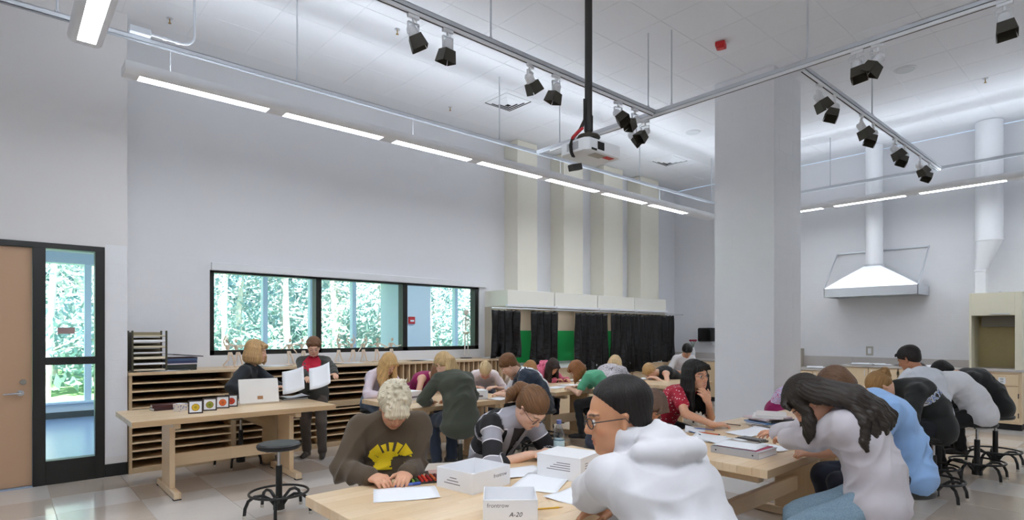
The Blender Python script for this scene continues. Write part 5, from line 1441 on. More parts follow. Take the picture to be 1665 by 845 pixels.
def person(pos, head_dir, label, s=.95, seat=SZ, lean=(10, 25, 35), side=0, twist=0, head=(25, 0, 0), hands=(None, None), poles=None, elbow_out=.55,
           feet=None, skin=S(226, 178, 150), hair=('short', S(90, 62, 40), {}), top=None, bottom=None, shoes=S(50, 46, 44), q=2, curl=(.55, .55), palm=(None, None),
           glasses=None, mouth=0.0, eyes='open', stand=False, fit=None, neck=None, sexy='f', bust=.0, shw=.165, girth=1.0, extra=None, palmdir=(None, None)):
    hq = {0: (.0042, .0046, .009, .0075), 1: (.0058, .0062, .011, .010), 2: (.0080, .0085, .014, .0125)}[q]
    f = Vector((head_dir[0], head_dir[1], 0)).normalized(); u = Vector((0, 0, 1)); l = u.cross(f)
    if fit:      # bring the head to where it belongs by bending the spine and sliding the seat a little sideways
        pos = Vector((pos[0], pos[1], 0)); lean0 = lean; lo_, hi_ = .2, 2.6
        def hc(m):
            D_ = lambda a: (f * math.sin(R(min(a * m, 112))) + u * math.cos(R(min(a * m, 112))) + l * math.sin(R(side))).normalized()
            hp_, hy_ = R(head[0]), R(head[1]); fy_ = Matrix.Rotation(R(twist) + hy_, 3, 'Z') @ f
            hf_ = fy_ * math.cos(hp_) - u * math.sin(hp_); hu_ = fy_ * math.sin(hp_) + u * math.cos(hp_)
            p_ = pos + u * (seat + .085 * s) - f * .02 + (D_(lean0[0]) + D_(lean0[1])) * .17 * s + D_(lean0[2]) * .15 * s
            nd_ = (D_(lean0[2]) * .6 + hu_ * .4).normalized() if neck is None else fy_ * math.sin(R(neck)) + u * math.cos(R(neck))
            p_ = p_ + nd_ * .068 * s + hf_ * .022 * s + hu_ * .088 * s
            dd_ = p_.dot(FW); return CXP + FPX * p_.dot(RT) / dd_, HYP - FPX * (p_.z - CAM_H) / dd_, dd_
        for _ in range(4):
            lo_, hi_ = .2, 2.6
            for _k in range(24):
                m = (lo_ + hi_) / 2
                if hc(m)[1] < fit[1]: lo_ = m
                else: hi_ = m
            a_ = hc(m)
            if fit[0] is not None: pos = pos + RT * ((fit[0] - a_[0]) / FPX * a_[2])
        lean = tuple(min(a * m, 112) for a in lean0)
        if DEBUG: print('FIT', label[:40], 'pos', round(pos.x, 2), round(pos.y, 2), 'lean', [round(v) for v in lean], 'depth', round(a_[2], 2), 'head px', round(a_[0]), round(a_[1]))
    base = Vector((pos[0], pos[1], 0)); root = empty('person', base, 0, label, 'person'); b3 = A3(base)
    sl = math.sin(R(side))
    def D(a): return (f * math.sin(R(a)) + u * math.cos(R(a)) + l * sl).normalized()
    if stand: Pv = base + u * .90 * s
    else: Pv = base + u * (seat + .085 * s) - f * .02
    wa = Pv + D(lean[0]) * .17 * s; ch = wa + D(lean[1]) * .17 * s; nb = ch + D(lean[2]) * .15 * s
    tw = Matrix.Rotation(R(twist), 3, 'Z'); ls = tw @ l; fs_ = tw @ f
    up3 = D(lean[2]); ft = (fs_ - up3 * fs_.dot(up3)).normalized()
    shd = [nb - up3 * .045 * s + ls * (e * shw * s) + ft * .01 for e in (1, -1)]     # left, right
    hp, hy, hr = (R(v) for v in head)
    fy = Matrix.Rotation(R(twist) + hy, 3, 'Z') @ f
    hf = fy * math.cos(hp) - u * math.sin(hp); hu = fy * math.sin(hp) + u * math.cos(hp)
    hl = hu.cross(hf); hu = hu * math.cos(hr) + hl * math.sin(hr)
    nd = (up3 * .6 + hu * .4).normalized() if neck is None else (fy * math.sin(R(neck)) + u * math.cos(R(neck)))
    nt = nb + nd * .068 * s
    Hc = nt + hf * .022 * s + hu * .088 * s
    H = Frame(Hc, hf, hu)
    # arms
    ua, fa = .275 * s, .245 * s; arms = []
    for i, e in ((0, 1), (1, -1)):
        t = hands[i]
        if t is not None and t[0] == 'L': t = base + f * t[1] + l * t[2] + u * t[3]
        if t is None: t = Pv + f * .34 * s + l * (e * .10) + u * .10
        pole = (Vector(poles[i]) if poles and poles[i] is not None else (l * e * elbow_out - u * .45 - f * .25))
        el, wr = ik(shd[i], Vector(t), ua, fa, pole); arms.append((shd[i], el, wr))
    legs = []
    for i, e in ((0, 1), (1, -1)):
        hpj = Pv + l * (e * .085 * s)
        if stand: an = base + l * (e * .10) + u * .09 * s + f * (.04 if e > 0 else -.06)
        else:
            ff = feet[i] if feet else (.34, .09 * e, .20)
            an = base + f * ff[0] + l * ff[1] + u * ff[2]
        kn, an = ik(hpj, an, .42 * s, .41 * s, f + u * .35 + l * (e * .12)); legs.append((hpj, kn, an))
    # ---------------- body
    sq = (A3(ls), .70)
    Fb = Field(hq[2]); g = girth
    Fb.chain([Pv, wa, ch], [.098 * s * g, .082 * s * g, .098 * s * g], .03, sq); Fb.chain([ch, nb - up3 * .05 * s], [.098 * s, .070 * s], .03, (A3(ls), .62))
    Fb.cone(shd[0] - up3 * .02 * s, shd[1] - up3 * .02 * s, .046 * s, .046 * s, .04)
    Fb.chain([nb - up3 * .03 * s, nt + hu * .02 * s], [.054 * s, .047 * s], .03)
    for sh, el, wr in arms:
        Fb.cone(sh, el, .045 * s, .036 * s, .03); Fb.cone(el, wr, .037 * s, .025 * s, .012)
    for hj, kn, an in legs:
        Fb.cone(hj, kn, .078 * s, .054 * s, .03); Fb.cone(kn, an, .055 * s, .034 * s, .02); 
        m_ = kn + (an - kn) * .3 - f * .012; Fb.ell(m_, [.05 * s, .05 * s, .10 * s], np.eye(3), .03) if False else None
    VV, QQ = [], []; off = 0
    def put(V, Q):
        nonlocal off
        VV.append(V); QQ.append(Q + off); off += len(V)
    put(*Fb.mesh())
    Fh = head_field(H, s, hq[0], sexy, mouth, eyes)
    Fh.cone(nb - up3 * .01 * s, nt + hu * .01 * s, .052 * s, .046 * s, .02); Fh.cone(nt, H.P(-.015 * s, 0, -.05 * s), .047 * s, .05 * s, .03)
    nhead0 = off; put(*Fh.mesh()); nhead1 = off
    for i, (sh, el, wr) in enumerate(arms):
        Fd = Field(hq[1]); dd = (wr - el).normalized(); e = 1 if i == 0 else -1
        pd = palmdir[i]
        if pd is not None: hd_ = Vector(pd).normalized()
        else:
            hd_ = Vector((dd.x, dd.y, dd.z * .25)).normalized()
        pn = Vector(palm[i]) if palm[i] is not None else Vector((0, 0, -1)) + l * (-e * .35)
        th = hd_.cross(pn) * (-e); 
        Fd.cone(el + (wr - el) * .72, wr, .0285 * s, .0255 * s, .015)
        hand_field(Fd, wr, hd_, pn, th, s, curl[i], pinch=(i == 1)); put(*Fd.mesh())
    V = np.concatenate(VV); Q = np.concatenate(QQ)
    col = np.tile(np.array(skin), (len(V), 1)); lv = H.loc(V) / s
    def tint(cen, rad, c, a=1.0, rngs=None):
        dd = (((lv - np.array(cen)) / np.array(rad)) ** 2).sum(1); w = np.clip((1.25 - dd) / .5, 0, 1) * a
        if rngs is not None: w = w * rngs
        col[:] = col * (1 - w[:, None]) + np.array(c) * w[:, None]
    lipc = mul(skin, 1.0); lipc = (skin[0] * .82, skin[1] * .50, skin[2] * .50, 1)
    browc = mul(hair[1], .55) if hair[1][0] < .3 else mul(hair[1], .45)
    for y in (-1, 1):
        for w_ in (.018, .028, .038, .046): tint((.088 - (w_ - .02) * .35, y * w_, .026 + .003 * math.sin((w_ - .015) * 90)), (.016, .008, .0042), browc, .85)
        tint((.062, y * .042, -.03), (.03, .022, .02), (skin[0] * .95, skin[1] * .72, skin[2] * .68, 1), .45)
        if eyes == 'down': tint((.093, y * .032, -.007), (.016, .016, .0035), (.03, .02, .018, 1), .9)
    tint((.097, 0, -.058), (.016, .023, .006), lipc, .85); tint((.094, 0, -.071), (.016, .020, .007), lipc, .85)
    tint((.11, 0, -.030), (.018, .018, .014), (skin[0] * .98, skin[1] * .78, skin[2] * .74, 1), .5)
    if mouth > .3: tint((.090, 0, -.0640), (.012, .019, .0034), (.85, .82, .78, 1), .95)
    if eyes == 'open':
        for y in (-1, 1):
            n1, n2 = 18, 12; c = A3(H.P(.0815 * s, y * .032 * s, .002 * s)); vs = []; cl = []
            for a in range(n2 + 1):
                th = math.pi * .62 * a / n2
                for b in range(n1):
                    ph = 2 * math.pi * b / n1
                    p = np.array((math.cos(th), math.sin(th) * math.cos(ph), math.sin(th) * math.sin(ph))) * .0125 * s
                    vs.append(c + p @ H.M); cl.append((.012, .010, .01, 1) if th < .28 else (.07, .035, .02, 1) if th < .56 else (.80, .78, .76, 1))
            fs = [(a * n1 + b, a * n1 + (b + 1) % n1, (a + 1) * n1 + (b + 1) % n1, (a + 1) * n1 + b) for a in range(n2) for b in range(n1)]
            V = np.concatenate([V, np.array(vs)]); Q = np.concatenate([Q, np.array(fs) + len(col)]); col = np.concatenate([col, np.array(cl)])
    bo = link('body', to_mesh('body', V, Q, b3, {'tint': col}), m_skin, root)
    # ---------------- hair
    if hair[0]:
        op = dict(hair[2]); op.setdefault('down', (0, 0, -1))
        if 'drape' in op: op['drape_on'] = dict(nb=nb, ch=ch, wa=wa, ft=ft, ls=ls, up3=up3, e=(top or {}).get('ease', .016), shift=op['drape'])
        r_ = hair_build(hair[0], H, s, hq[0] * 1.12, op['down'], nb, None, op)
        if r_: 
            c = hair[1]; link('hair', to_mesh('hair', r_[0], r_[1], b3, {'st': r_[2]}), hair_mat('hair_%d_%d_%d' % tuple(int(v * 999) for v in c[:3]), c), root)
    # ---------------- clothes
    tp = dict(col=S(150, 150, 150), sleeve=1.0, ease=.016, mat=None, hem=.0, wr=.003)
    tp.update(top or {})
    e_ = tp['ease']; Ft = Field(hq[3])
    hemp = Pv - D(lean[0]) * tp['hem'] * s
    if tp['hem'] > 0: Ft.chain([hemp - f * .0, Pv], [(.104 * g + e_ + tp.get('flare', 0)) * s, (.104 * g + e_) * s], .04, (A3(l), .66))
    Ft.chain([Pv, wa, ch], [(.102 * g + e_) * s, (.090 * g + e_ * 1.2) * s, (.102 + e_) * s], .045, sq)
    Ft.chain([ch, nb - up3 * .055 * s], [(.102 + e_) * s, (.074 + e_) * s], .04, (A3(ls), .60))
    if bust:
        for e in (1, -1): Ft.ell(ch + ft * (.085 * s + e_) + ls * (e * .062 * s) + up3 * .01, [bust * s] * 3, np.eye(3), .05)
    strap = not isinstance(tp['sleeve'], tuple) and tp['sleeve'] <= 0
    rs = .032 if strap else .043 + e_ * .8
    wd = .62 if strap else .98
    mid = (shd[0] + shd[1]) / 2
    Ft.cone(mid + (shd[0] - mid) * wd - up3 * .022 * s, mid + (shd[1] - mid) * wd - up3 * .022 * s, rs * s, rs * s, .05)
    if tp.get('collar'): Ft.cone(nb - up3 * .035 * s, nb + nd * .02 * s, (.060 + e_ * .5) * s, (.056 + tp['collar']) * s, .025)
    for i, (sh, el, wr) in enumerate(arms):
        sv = tp['sleeve'] if not isinstance(tp['sleeve'], tuple) else tp['sleeve'][i]
        if sv <= 0: continue
        if sv <= .5:
            en = sh + (el - sh) * (sv / .5); Ft.cone(sh - up3 * .008, en, (.047 + e_) * s, (.047 + e_ * 1.25) * s, .035)
        else:
            Ft.cone(sh - up3 * .008, el, (.047 + e_) * s, (.042 + e_) * s, .035)
            en = el + (wr - el) * ((sv - .5) / .5); Ft.cone(el, en, (.044 + e_) * s, (.034 + e_ * .8) * s, .02)
            if tp.get('cuff'): Ft.cone(en - (wr - el).normalized() * .03, en, (.033 + e_ * .6) * s, (.034 + e_ * .6) * s, .012)
    if tp.get('hood'):
        bk = -ft; X3 = np.array([A3(ft), A3(ls), A3(up3)])
        Ft.chain([nb + ls * .070 * s + ft * .075 * s - up3 * .05 * s, nb + ls * .098 * s + ft * .02 - up3 * .0, nb + ls * .092 * s + bk * .06 * s + up3 * .035 * s, nb + bk * .105 * s + up3 * .050 * s, nb - ls * .092 * s + bk * .06 * s + up3 * .035 * s, nb - ls * .098 * s + ft * .02 - up3 * .0, nb - ls * .070 * s + ft * .075 * s - up3 * .05 * s], [.024 * s, .030 * s, .036 * s, .040 * s, .036 * s, .030 * s, .024 * s], .010)
        Ft.ell(nb + bk * .112 * s - up3 * .035 * s, [.050 * s, .115 * s, .070 * s], X3, .02)
        Ft.chain([nb + ls * .135 * s + bk * .015 * s - up3 * .02 * s, nb + ls * .120 * s + bk * .10 * s - up3 * .045 * s, nb + ls * .055 * s + bk * .150 * s - up3 * .095 * s, nb - ls * .055 * s + bk * .150 * s - up3 * .095 * s, nb - ls * .120 * s + bk * .10 * s - up3 * .045 * s, nb - ls * .135 * s + bk * .015 * s - up3 * .02 * s], [.018 * s, .030 * s, .036 * s, .036 * s, .030 * s, .018 * s], .012)
        Ft.ell(nb + bk * .075 * s + up3 * .075 * s, [.070 * s, .075 * s, .06 * s], X3, .02, True)
    if tp.get('neck_cut'):   # open neckline
        dpt = tp['neck_cut']; Ft.ell(nb + ft * .075 * s - up3 * (.01 + dpt * .4) * s, [.06 * s, .055 * s, (.05 + dpt) * s], np.array([A3(ft), A3(ls), A3(up3)]), .012, True)
    Ft.cone(nb - up3 * .02 * s, nb + nd * .10 * s, .050 * s, .046 * s, .008, None, True) if not tp.get('collar') else None
    Vt, Qt = Ft.mesh(); Nt = normals(Vt, Qt)
    # folds: pulled towards the joints, stronger at waist and elbows
    dw = np.minimum.reduce([np.linalg.norm(Vt - A3(p), axis=1) for p in (arms[0][1], arms[1][1], arms[0][0], arms[1][0])]); ww = np.exp(-(dw / .13) ** 2)
    hz = (Vt - A3(Pv)) @ A3(D(lean[1])); wz = np.exp(-((hz - .12) / .12) ** 2)
    pv = Vt + np.array([pos[0] * 3.1, pos[1] * 2.7, 0])
    wob = .9 * np.sin(pv @ np.array((9., -13., 7.))) + .7 * np.sin(pv @ np.array((-15., 6., 19.)) + 1.3)
    m1 = np.clip(.5 + .8 * np.sin(pv @ np.array((7., 11., -9.)) + wob), 0, 1); m2 = np.clip(.5 + .8 * np.sin(pv @ np.array((-12., 8., 6.)) + 2 + wob), 0, 1)
    w1 = pv @ np.array((24., 39., 47.)) + 2.6 * wob; w2 = pv @ np.array((-41., 33., 30.)) - 2.2 * wob; w3 = pv @ np.array((52., -20., 38.)) + 3 * wob
    rdg = lambda w: 1 - 2 * np.abs(np.sin(w * .5)) ** .8
    amp = tp['wr'] * 1.35; Vt = Vt + Nt * ((rdg(w1) * m1 * (.35 + 1.2 * ww + 1.0 * wz) + rdg(w2) * m2 * (.35 + 1.1 * ww + .9 * wz) + .4 * np.sin(w3) * m1 * m2) * amp)[:, None]
    # pattern coordinate: along the torso, or along the arm
    ctr = [(A3(Pv), A3(wa), 0.0), (A3(wa), A3(ch), .17 * s), (A3(ch), A3(nb), .34 * s)]
    best = np.full(len(Vt), 9.0); pc = np.zeros((len(Vt), 3))
    def seg(a, b, s0, rad, kind):
        nonlocal best
        ab = b - a; t = np.clip(((Vt - a) @ ab) / (ab @ ab), 0, 1); dd = np.linalg.norm(Vt - a - t[:, None] * ab, axis=1) - rad; m = dd < best
        best = np.where(m, dd, best); pc[m, 0] = (s0 + t * np.linalg.norm(ab))[m]; pc[m, 1] = kind
    for a, b, s0 in ctr: seg(a, b, s0, .11 * s, 0)
    for sh, el, wr in arms: seg(A3(sh), A3(el), .04, .05 * s, 1); seg(A3(el), A3(wr), .04 + ua, .045 * s, 1)
    pc[:, 2] = (Vt - A3(ch)) @ A3(ls)
    tm = tp['mat'] or cloth('cloth_%d_%d_%d' % tuple(int(v * 999) for v in tp['col'][:3]), tp['col'])
    topo = link(tp.get('name', 'shirt'), to_mesh('top', Vt, Qt, b3, {'pat': pc}), tm, root)
    bt = dict(col=S(48, 54, 70), length=1.0, ease=.012, mat=None); bt.update(bottom or {})
    Fp = Field(max(.0115, hq[3])); ee = bt['ease']
    Fp.chain([Pv - D(lean[0]) * .04 * s, Pv + D(lean[0]) * .07 * s], [(.106 * g + ee) * s, (.098 * g + ee * .6) * s], .03, (A3(l), .66))
    for hj, kn, an in legs:
        Ln = bt['length']
        if Ln <= .5: Fp.cone(hj, hj + (kn - hj) * (Ln / .5), (.084 + ee) * s, (.064 + ee * 1.7) * s, .03)
        else: Fp.cone(hj, kn, (.084 + ee) * s, (.060 + ee) * s, .03); Fp.cone(kn, kn + (an - kn) * ((Ln - .5) / .5), (.060 + ee) * s, (.044 + ee * 1.3) * s, .02)
    Vp, Qp = Fp.mesh(); Np = normals(Vp, Qp); Vp = Vp + Np * (.003 * np.sin(Vp @ np.array((40., 31., 55.)) + 2 * np.sin(Vp @ np.array((17., -12., 9.)))))[:, None]
    pm_ = bt['mat'] or cloth('trouser_%d_%d_%d' % tuple(int(v * 999) for v in bt['col'][:3]), bt['col'])
    link(bt.get('name', 'trousers'), to_mesh('trousers', Vp, Qp, b3), pm_, root)
    for (hj, kn, an), e in zip(legs, (1, -1)):
        Fs = Field(.010); fd = (f + l * e * .15).normalized(); sole = an - u * .055 * s
        Fs.chain([an - u * .01, sole - fd * .03 * s, ], [.042 * s, .040 * s], .03); Fs.chain([sole - fd * .03 * s, sole + fd * .09 * s, sole + fd * .165 * s - u * .004], [.040 * s, .036 * s, .030 * s], .02)
        Fs.plane(-u, (-u).dot(an - u * .085 * s), .006)
        Vs, Qs = Fs.mesh(); link('shoe', to_mesh('shoe', Vs, Qs, b3), mat('shoe_%d_%d_%d' % tuple(int(v * 999) for v in shoes[:3]), shoes, .5, bump=.2), root)
    if glasses:
        gm = MB(); rr_ = .0235 * s
        for y in (-1, 1):
            gm.tube([H.P((.106 - .010 * abs(y * .032 + .026 * math.cos(a) * y) / .05) * s, (y * .033 + .025 * math.cos(a)) * s, (.001 + .0175 * math.sin(a)) * s) - base for a in [6.2832 * q_ / 20 for q_ in range(20)]], .0018 * s, n=6, closed=True)
            gm.tube([H.P(.098 * s, y * .058 * s, .006 * s) - base, H.P(.07 * s, y * .074 * s, .008 * s) - base, H.P(-.008 * s, y * .081 * s, .006 * s) - base, H.P(-.02 * s, y * .081 * s, -.012 * s) - base], .0018 * s, n=6)
        gm.tube([H.P(.104 * s, -.010 * s, .004 * s) - base, H.P(.111 * s, 0, .007 * s) - base, H.P(.104 * s, .010 * s, .004 * s) - base], .0018 * s, n=6)
        gm.build('glasses', glasses, root)
    info = dict(wa=wa, root=root, base=base, H=H, top=topo, V=Vt - b3, Q=Qt, Pv=Pv, ch=ch, nb=nb, up3=up3, ft=ft, ls=ls, arms=arms, legs=legs, s=s, f=f, l=l)
    return info

def decal(info, name, polys, cen, ux, uy, nrm, material, off=.004, res=.016, dmax=None):
    """print laid on a garment: flat outline polygons carried onto the cloth surface. cen in world."""
    bvh = BVHTree.FromPolygons([tuple(v) for v in info['V']], [tuple(int(i) for i in q) for q in info['Q']])
    cen = Vector(cen) - info['base']; ux = Vector(ux).normalized(); nrm = Vector(nrm).normalized(); uy = nrm.cross(ux).normalized() if uy is None else Vector(uy).normalized()
    bm = bmesh.new()
    if isinstance(polys, bpy.types.Mesh): bm.from_mesh(polys)
    else:
        for pl in polys:
            vs = [bm.verts.new((x, y, 0)) for x, y in pl]; bm.faces.new(vs)
    bmesh.ops.triangulate(bm, faces=bm.faces)
    for _ in range(4):
        es = [e for e in bm.edges if e.calc_length() > res]
        if not es: break
        bmesh.ops.subdivide_edges(bm, edges=es, cuts=1); bmesh.ops.triangulate(bm, faces=bm.faces)
    dead = []; miss = 0; ux = (ux - nrm * ux.dot(nrm)).normalized(); uy = nrm.cross(ux)
    for v in bm.verts:
        o = cen + ux * v.co.x + uy * v.co.y + nrm * .25
        hit = bvh.ray_cast(o, -nrm, .6)
        if hit[0] is not None:
            if dmax is not None and (hit[0] - cen).dot(nrm) > dmax: dead.append(v)
            v.co = hit[0] + nrm * off
        else: v.co = cen + ux * v.co.x + uy * v.co.y; miss += 1
    if dead: bmesh.ops.delete(bm, geom=dead, context='VERTS')
    if DEBUG: print('DECAL', name, 'missed', miss, 'of', len(bm.verts))
    me = bpy.data.meshes.new(name); bm.to_mesh(me); bm.free()
    for p in me.polygons: p.use_smooth = True
    return link(name, me, material, info['root'])
def text_flat(txt, size, offset=0.0, space=1.0):
    cu = bpy.data.curves.new('t', 'FONT'); cu.body = txt; cu.size = size; cu.offset = offset; cu.space_character = space; cu.align_x = 'CENTER'; cu.align_y = 'CENTER'
    tmp = bpy.data.objects.new('t', cu); COL.objects.link(tmp); dg = bpy.context.evaluated_depsgraph_get()
    me = bpy.data.meshes.new_from_object(tmp.evaluated_get(dg)); COL.objects.unlink(tmp); bpy.data.objects.remove(tmp); me.materials.clear(); return me
# ------------------------------------------------------------------ garments with a pattern
def stripe_mat():
    k = NT('striped_knit'); a = k.n('Attribute'); a.attribute_name = 'pat'; sx = k.n('SeparateXYZ'); k.l(a.outputs['Vector'], sx.inputs[0])
    v = k.math('FRACT', k.math('MULTIPLY', sx.outputs[0], 1 / .19))
    rp = k.n('ValToRGB'); rp.color_ramp.interpolation = 'CONSTANT'; cr = rp.color_ramp
    stops = [(0, S(36, 35, 38)), (.42, S(236, 234, 236)), (.46, S(168, 166, 174)), (.86, S(236, 234, 236)), (.90, S(36, 35, 38))]
    while len(cr.elements) < 5: cr.elements.new(.5)
    for e, (p, c) in zip(cr.elements, stops): e.position = p; e.color = c
    k.l(v, rp.inputs[0]); k.l(rp.outputs[0], k.b.inputs['Base Color']); k.b.inputs['Roughness'].default_value = .9; k.bump(k.noise(k.coord('Object'), 300, 2), .4, .002); return k.m
def dots_mat():
    k = NT('red_polka_dots'); vo = k.n('TexVoronoi'); vo.inputs['Scale'].default_value = 36; vo.inputs['Randomness'].default_value = .35; k.l(k.coord('Object'), vo.inputs['Vector'])
    k.l(k.ramp(vo.outputs[0], [(.20, S(244, 226, 226)), (.26, S(176, 26, 52))]), k.b.inputs['Base Color']); k.b.inputs['Roughness'].default_value = .8; return k.m
def swirl_mat(nm, stops, scale=16, dist=3.0):
    k = NT(nm); v = k.coord('Object'); nz = k.n('TexNoise'); nz.inputs['Scale'].default_value = scale; nz.inputs['Distortion'].default_value = dist; nz.inputs['Detail'].default_value = 3; k.l(v, nz.inputs['Vector'])
    rp = k.ramp(nz.outputs[0], stops); k.l(rp, k.b.inputs['Base Color']); k.b.inputs['Roughness'].default_value = .85; return k.m
m_stripe, m_dots = stripe_mat(), dots_mat()
m_pais = swirl_mat('paisley_print', [(.36, S(196, 40, 110)), (.44, S(236, 226, 240)), (.50, S(120, 120, 190)), (.56, S(240, 232, 240)), (.64, S(190, 50, 120))], 26, 2.5)
m_blouse = swirl_mat('grey_print_blouse', [(.38, S(120, 112, 120)), (.46, S(206, 200, 206)), (.55, S(232, 228, 232)), (.62, S(140, 132, 140))], 30, 2.0)
m_pinkh = swirl_mat('pink_marl', [(.40, S(196, 80, 112)), (.55, S(224, 112, 142)), (.65, S(238, 150, 170))], 60, 1.0)
m_denim = swirl_mat('washed_denim', [(.3, S(104, 128, 146)), (.5, S(122, 146, 162)), (.7, S(140, 162, 176))], 220, .3)
m_yel = mat('yellow_print', S(240, 206, 24), .7, var=.05, vscale=30)
m_wprint = mat('white_print', S(238, 240, 244), .7)
m_bprint = mat('light_blue_letter', S(120, 150, 206), .7)
SK1, SK2, SK3 = S(232, 188, 162), S(222, 168, 136), S(190, 132, 98)
BLK, DBR, BRN, AUB, BLO, PBL = S(26, 23, 22), S(52, 38, 32), S(108, 76, 50), S(150, 96, 54), S(206, 168, 112), S(228, 214, 188)
def hz(px, py, z=.785): q = pix_z(px, py, z); return (q.x, q.y, q.z)
def pd(px, py, d): q = pix_d(px, py, d); return (q.x, q.y, q.z)
def sit(info, lb, rz=0.0, sh=(0, 0)): stool(info['base'].x + sh[0], info['base'].y + sh[1], lb, rz)

# 1 teacher
p = person((2.08, 7.0), (.80, -.60), 'woman with bobbed fair hair in a dark cardigan, seated behind the laptop holding papers', s=1.0, lean=(4, 8, 12), head=(8, 0, 0), fit=(417, 572), hands=(pd(458, 630, 6.5), (2.06, 6.62, .80)),
           hair=('bob', S(196, 158, 110), dict(len=.11, fringe=True, open=.75, vol=1.15)), top=dict(name='cardigan', col=S(34, 38, 44), sleeve=1.0, ease=.012), bottom=dict(col=S(184, 160, 124), ease=.02), shoes=S(122, 108, 96), q=1, skin=SK1, feet=((.26, .10, .10), (.34, -.10, .10)), eyes='down')
decal(p, 'white_blouse', [[(-.05, -.22), (.05, -.22), (.055, .06), (.045, .13), (-.045, .13), (-.055, .06)]], p['ch'] + p['ft'] * .1, p['ls'], None, p['ft'], m_wprint, dmax=.03)
sit(p, 'black stool under the woman behind the laptop')
def held(name, c, ux, uy, w, d, label):
    ux = Vector(ux).normalized(); uy = Vector(uy); uy = (uy - ux * uy.dot(ux)).normalized(); n = ux.cross(uy)
    vs = []; fs = []; m = 6
    for j in range(m + 1):
        for i in range(m + 1):
            a, b = i / m - .5, j / m - .5; vs.append(ux * a * w + uy * b * d + n * (.02 * (a * a * 4) + .012 * math.sin(b * 3)))
    for j in range(m):
        for i in range(m): fs.append((j * (m + 1) + i, j * (m + 1) + i + 1, (j + 1) * (m + 1) + i + 1, (j + 1) * (m + 1) + i))
    me = bpy.data.meshes.new(name); me.from_pydata(vs, [], fs); o = link(name, me, m_paper); so = o.modifiers.new('t', 'SOLIDIFY'); so.thickness = .0008; o.location = c
    for q_ in me.polygons: q_.use_smooth = True
    tag(o, label, 'paper'); return o
held('paper_sheet', pd(478, 619, 6.46), RT * .9 + Vector((0, 0, .25)), (.25, .5, .75), .25, .29, 'white paper held by the woman behind the laptop')
# 2 standing student
p = person((2.86, 6.86), (-.55, -.83), 'student standing at the cabinets in a red shirt and dark jacket holding a paper', s=.875, stand=True, lean=(2, 4, 8), head=(22, 10, 0), hands=(pd(548, 614, 6.55), pd(500, 622, 6.5)),
           hair=('short', S(120, 84, 58), dict(vol=1.3)), top=dict(name='jacket', col=S(62, 62, 58), sleeve=.95, ease=.02, hem=.10), bottom=dict(col=S(92, 84, 78), ease=.012), shoes=S(70, 64, 60), q=1, skin=SK1, eyes='down')
decal(p, 'red_shirt_front', [[(-.075, -.10), (.075, -.10), (.10, .10), (.05, .16), (-.05, .16), (-.10, .10)]], p['ch'] + p['ft'] * .1, p['ls'], None, p['ft'], mat('crimson_shirt', S(196, 34, 62), .8))
held('paper_sheet', pd(521, 612, 6.42), RT * .9 + Vector((0, 0, .3)), (.2, .5, .5), .24, .30, 'white paper held by the standing student in red')
# 3 boy in brown
p = person((1.62, 2.95), (-.36, -.93), 'boy with pale spiky hair in a brown sweatshirt with yellow print', s=.95, seat=.50, lean=(6, 12, 24), neck=58, head=(50, 0, 0), fit=(641, 660), hands=(('L', .34, .04, .79), ('L', .34, -.15, .79)), poles=((.35, .35, -.8), (-.55, .25, -.8)),
           hair=('spiky', PBL, dict(seed=4)), top=dict(name='sweatshirt', col=S(84, 70, 54), sleeve=.97, ease=.026, cuff=True, collar=.014, wr=.004), bottom=dict(col=S(60, 66, 80)), q=0, skin=SK2, eyes='down', shw=.175, curl=(.8, .8))
sun_polys = [[(.62 * math.cos(R(a_)), -.75 + .95 * math.sin(R(a_))) for a_ in range(0, 181, 15)]]
for a_, w_, r1 in ((176, 9, 1.02), (157, 12, 1.10), (133, 13, 1.12), (108, 7, 1.0), (86, 7, 1.03), (62, 9, 1.08), (38, 13, 1.22), (15, 10, 1.10), (1, 7, 1.0)):
    sun_polys.append([(.58 * math.cos(R(a_ - w_ * .8)), -.75 + .90 * math.sin(R(a_ - w_ * .8))), (r1 * math.cos(R(a_ - w_)), -.75 + 1.45 * r1 * math.sin(R(a_ - w_))), (r1 * 1.03 * math.cos(R(a_ + w_)), -.75 + 1.45 * r1 * math.sin(R(a_ + w_))), (.58 * math.cos(R(a_ + w_ * .8)), -.75 + .90 * math.sin(R(a_ + w_ * .8)))])
sun_polys.append([(-.98, -.98), (.98, -.98), (.98, -.72), (-.98, -.72)])
decal(p, 'yellow_print', [[(x * .112, y * .088) for x, y in pl] for pl in sun_polys], p['wa'] * .22 + p['ch'] * .78 + p['ft'] * .1 - p['ls'] * .02, p['ls'], None, (p['ft'] * .9 + Vector((0, 0, .15))), m_yel, dmax=.075)
sit(p, 'black stool under the boy in the brown sweatshirt')
# 4 lilac
p = person((3.42, 6.42), (.05, -1), 'long haired blond student in a lilac top, writing at the table by the cabinets', s=.93, lean=(8, 16, 26), neck=55, head=(42, 0, 0), fit=(632, 592), hands=(('L', .40, .08, .79), ('L', .40, -.08, .79)),
           hair=('long', BLO, dict(len=.30, open=.62, vol=1.2, fringe=True)), top=dict(name='blouse', col=S(226, 214, 226), sleeve=.9, ease=.012), bottom=dict(col=S(84, 100, 122)), q=1, skin=SK1, eyes='down', shw=.15)
sit(p, 'black stool under the student in lilac')
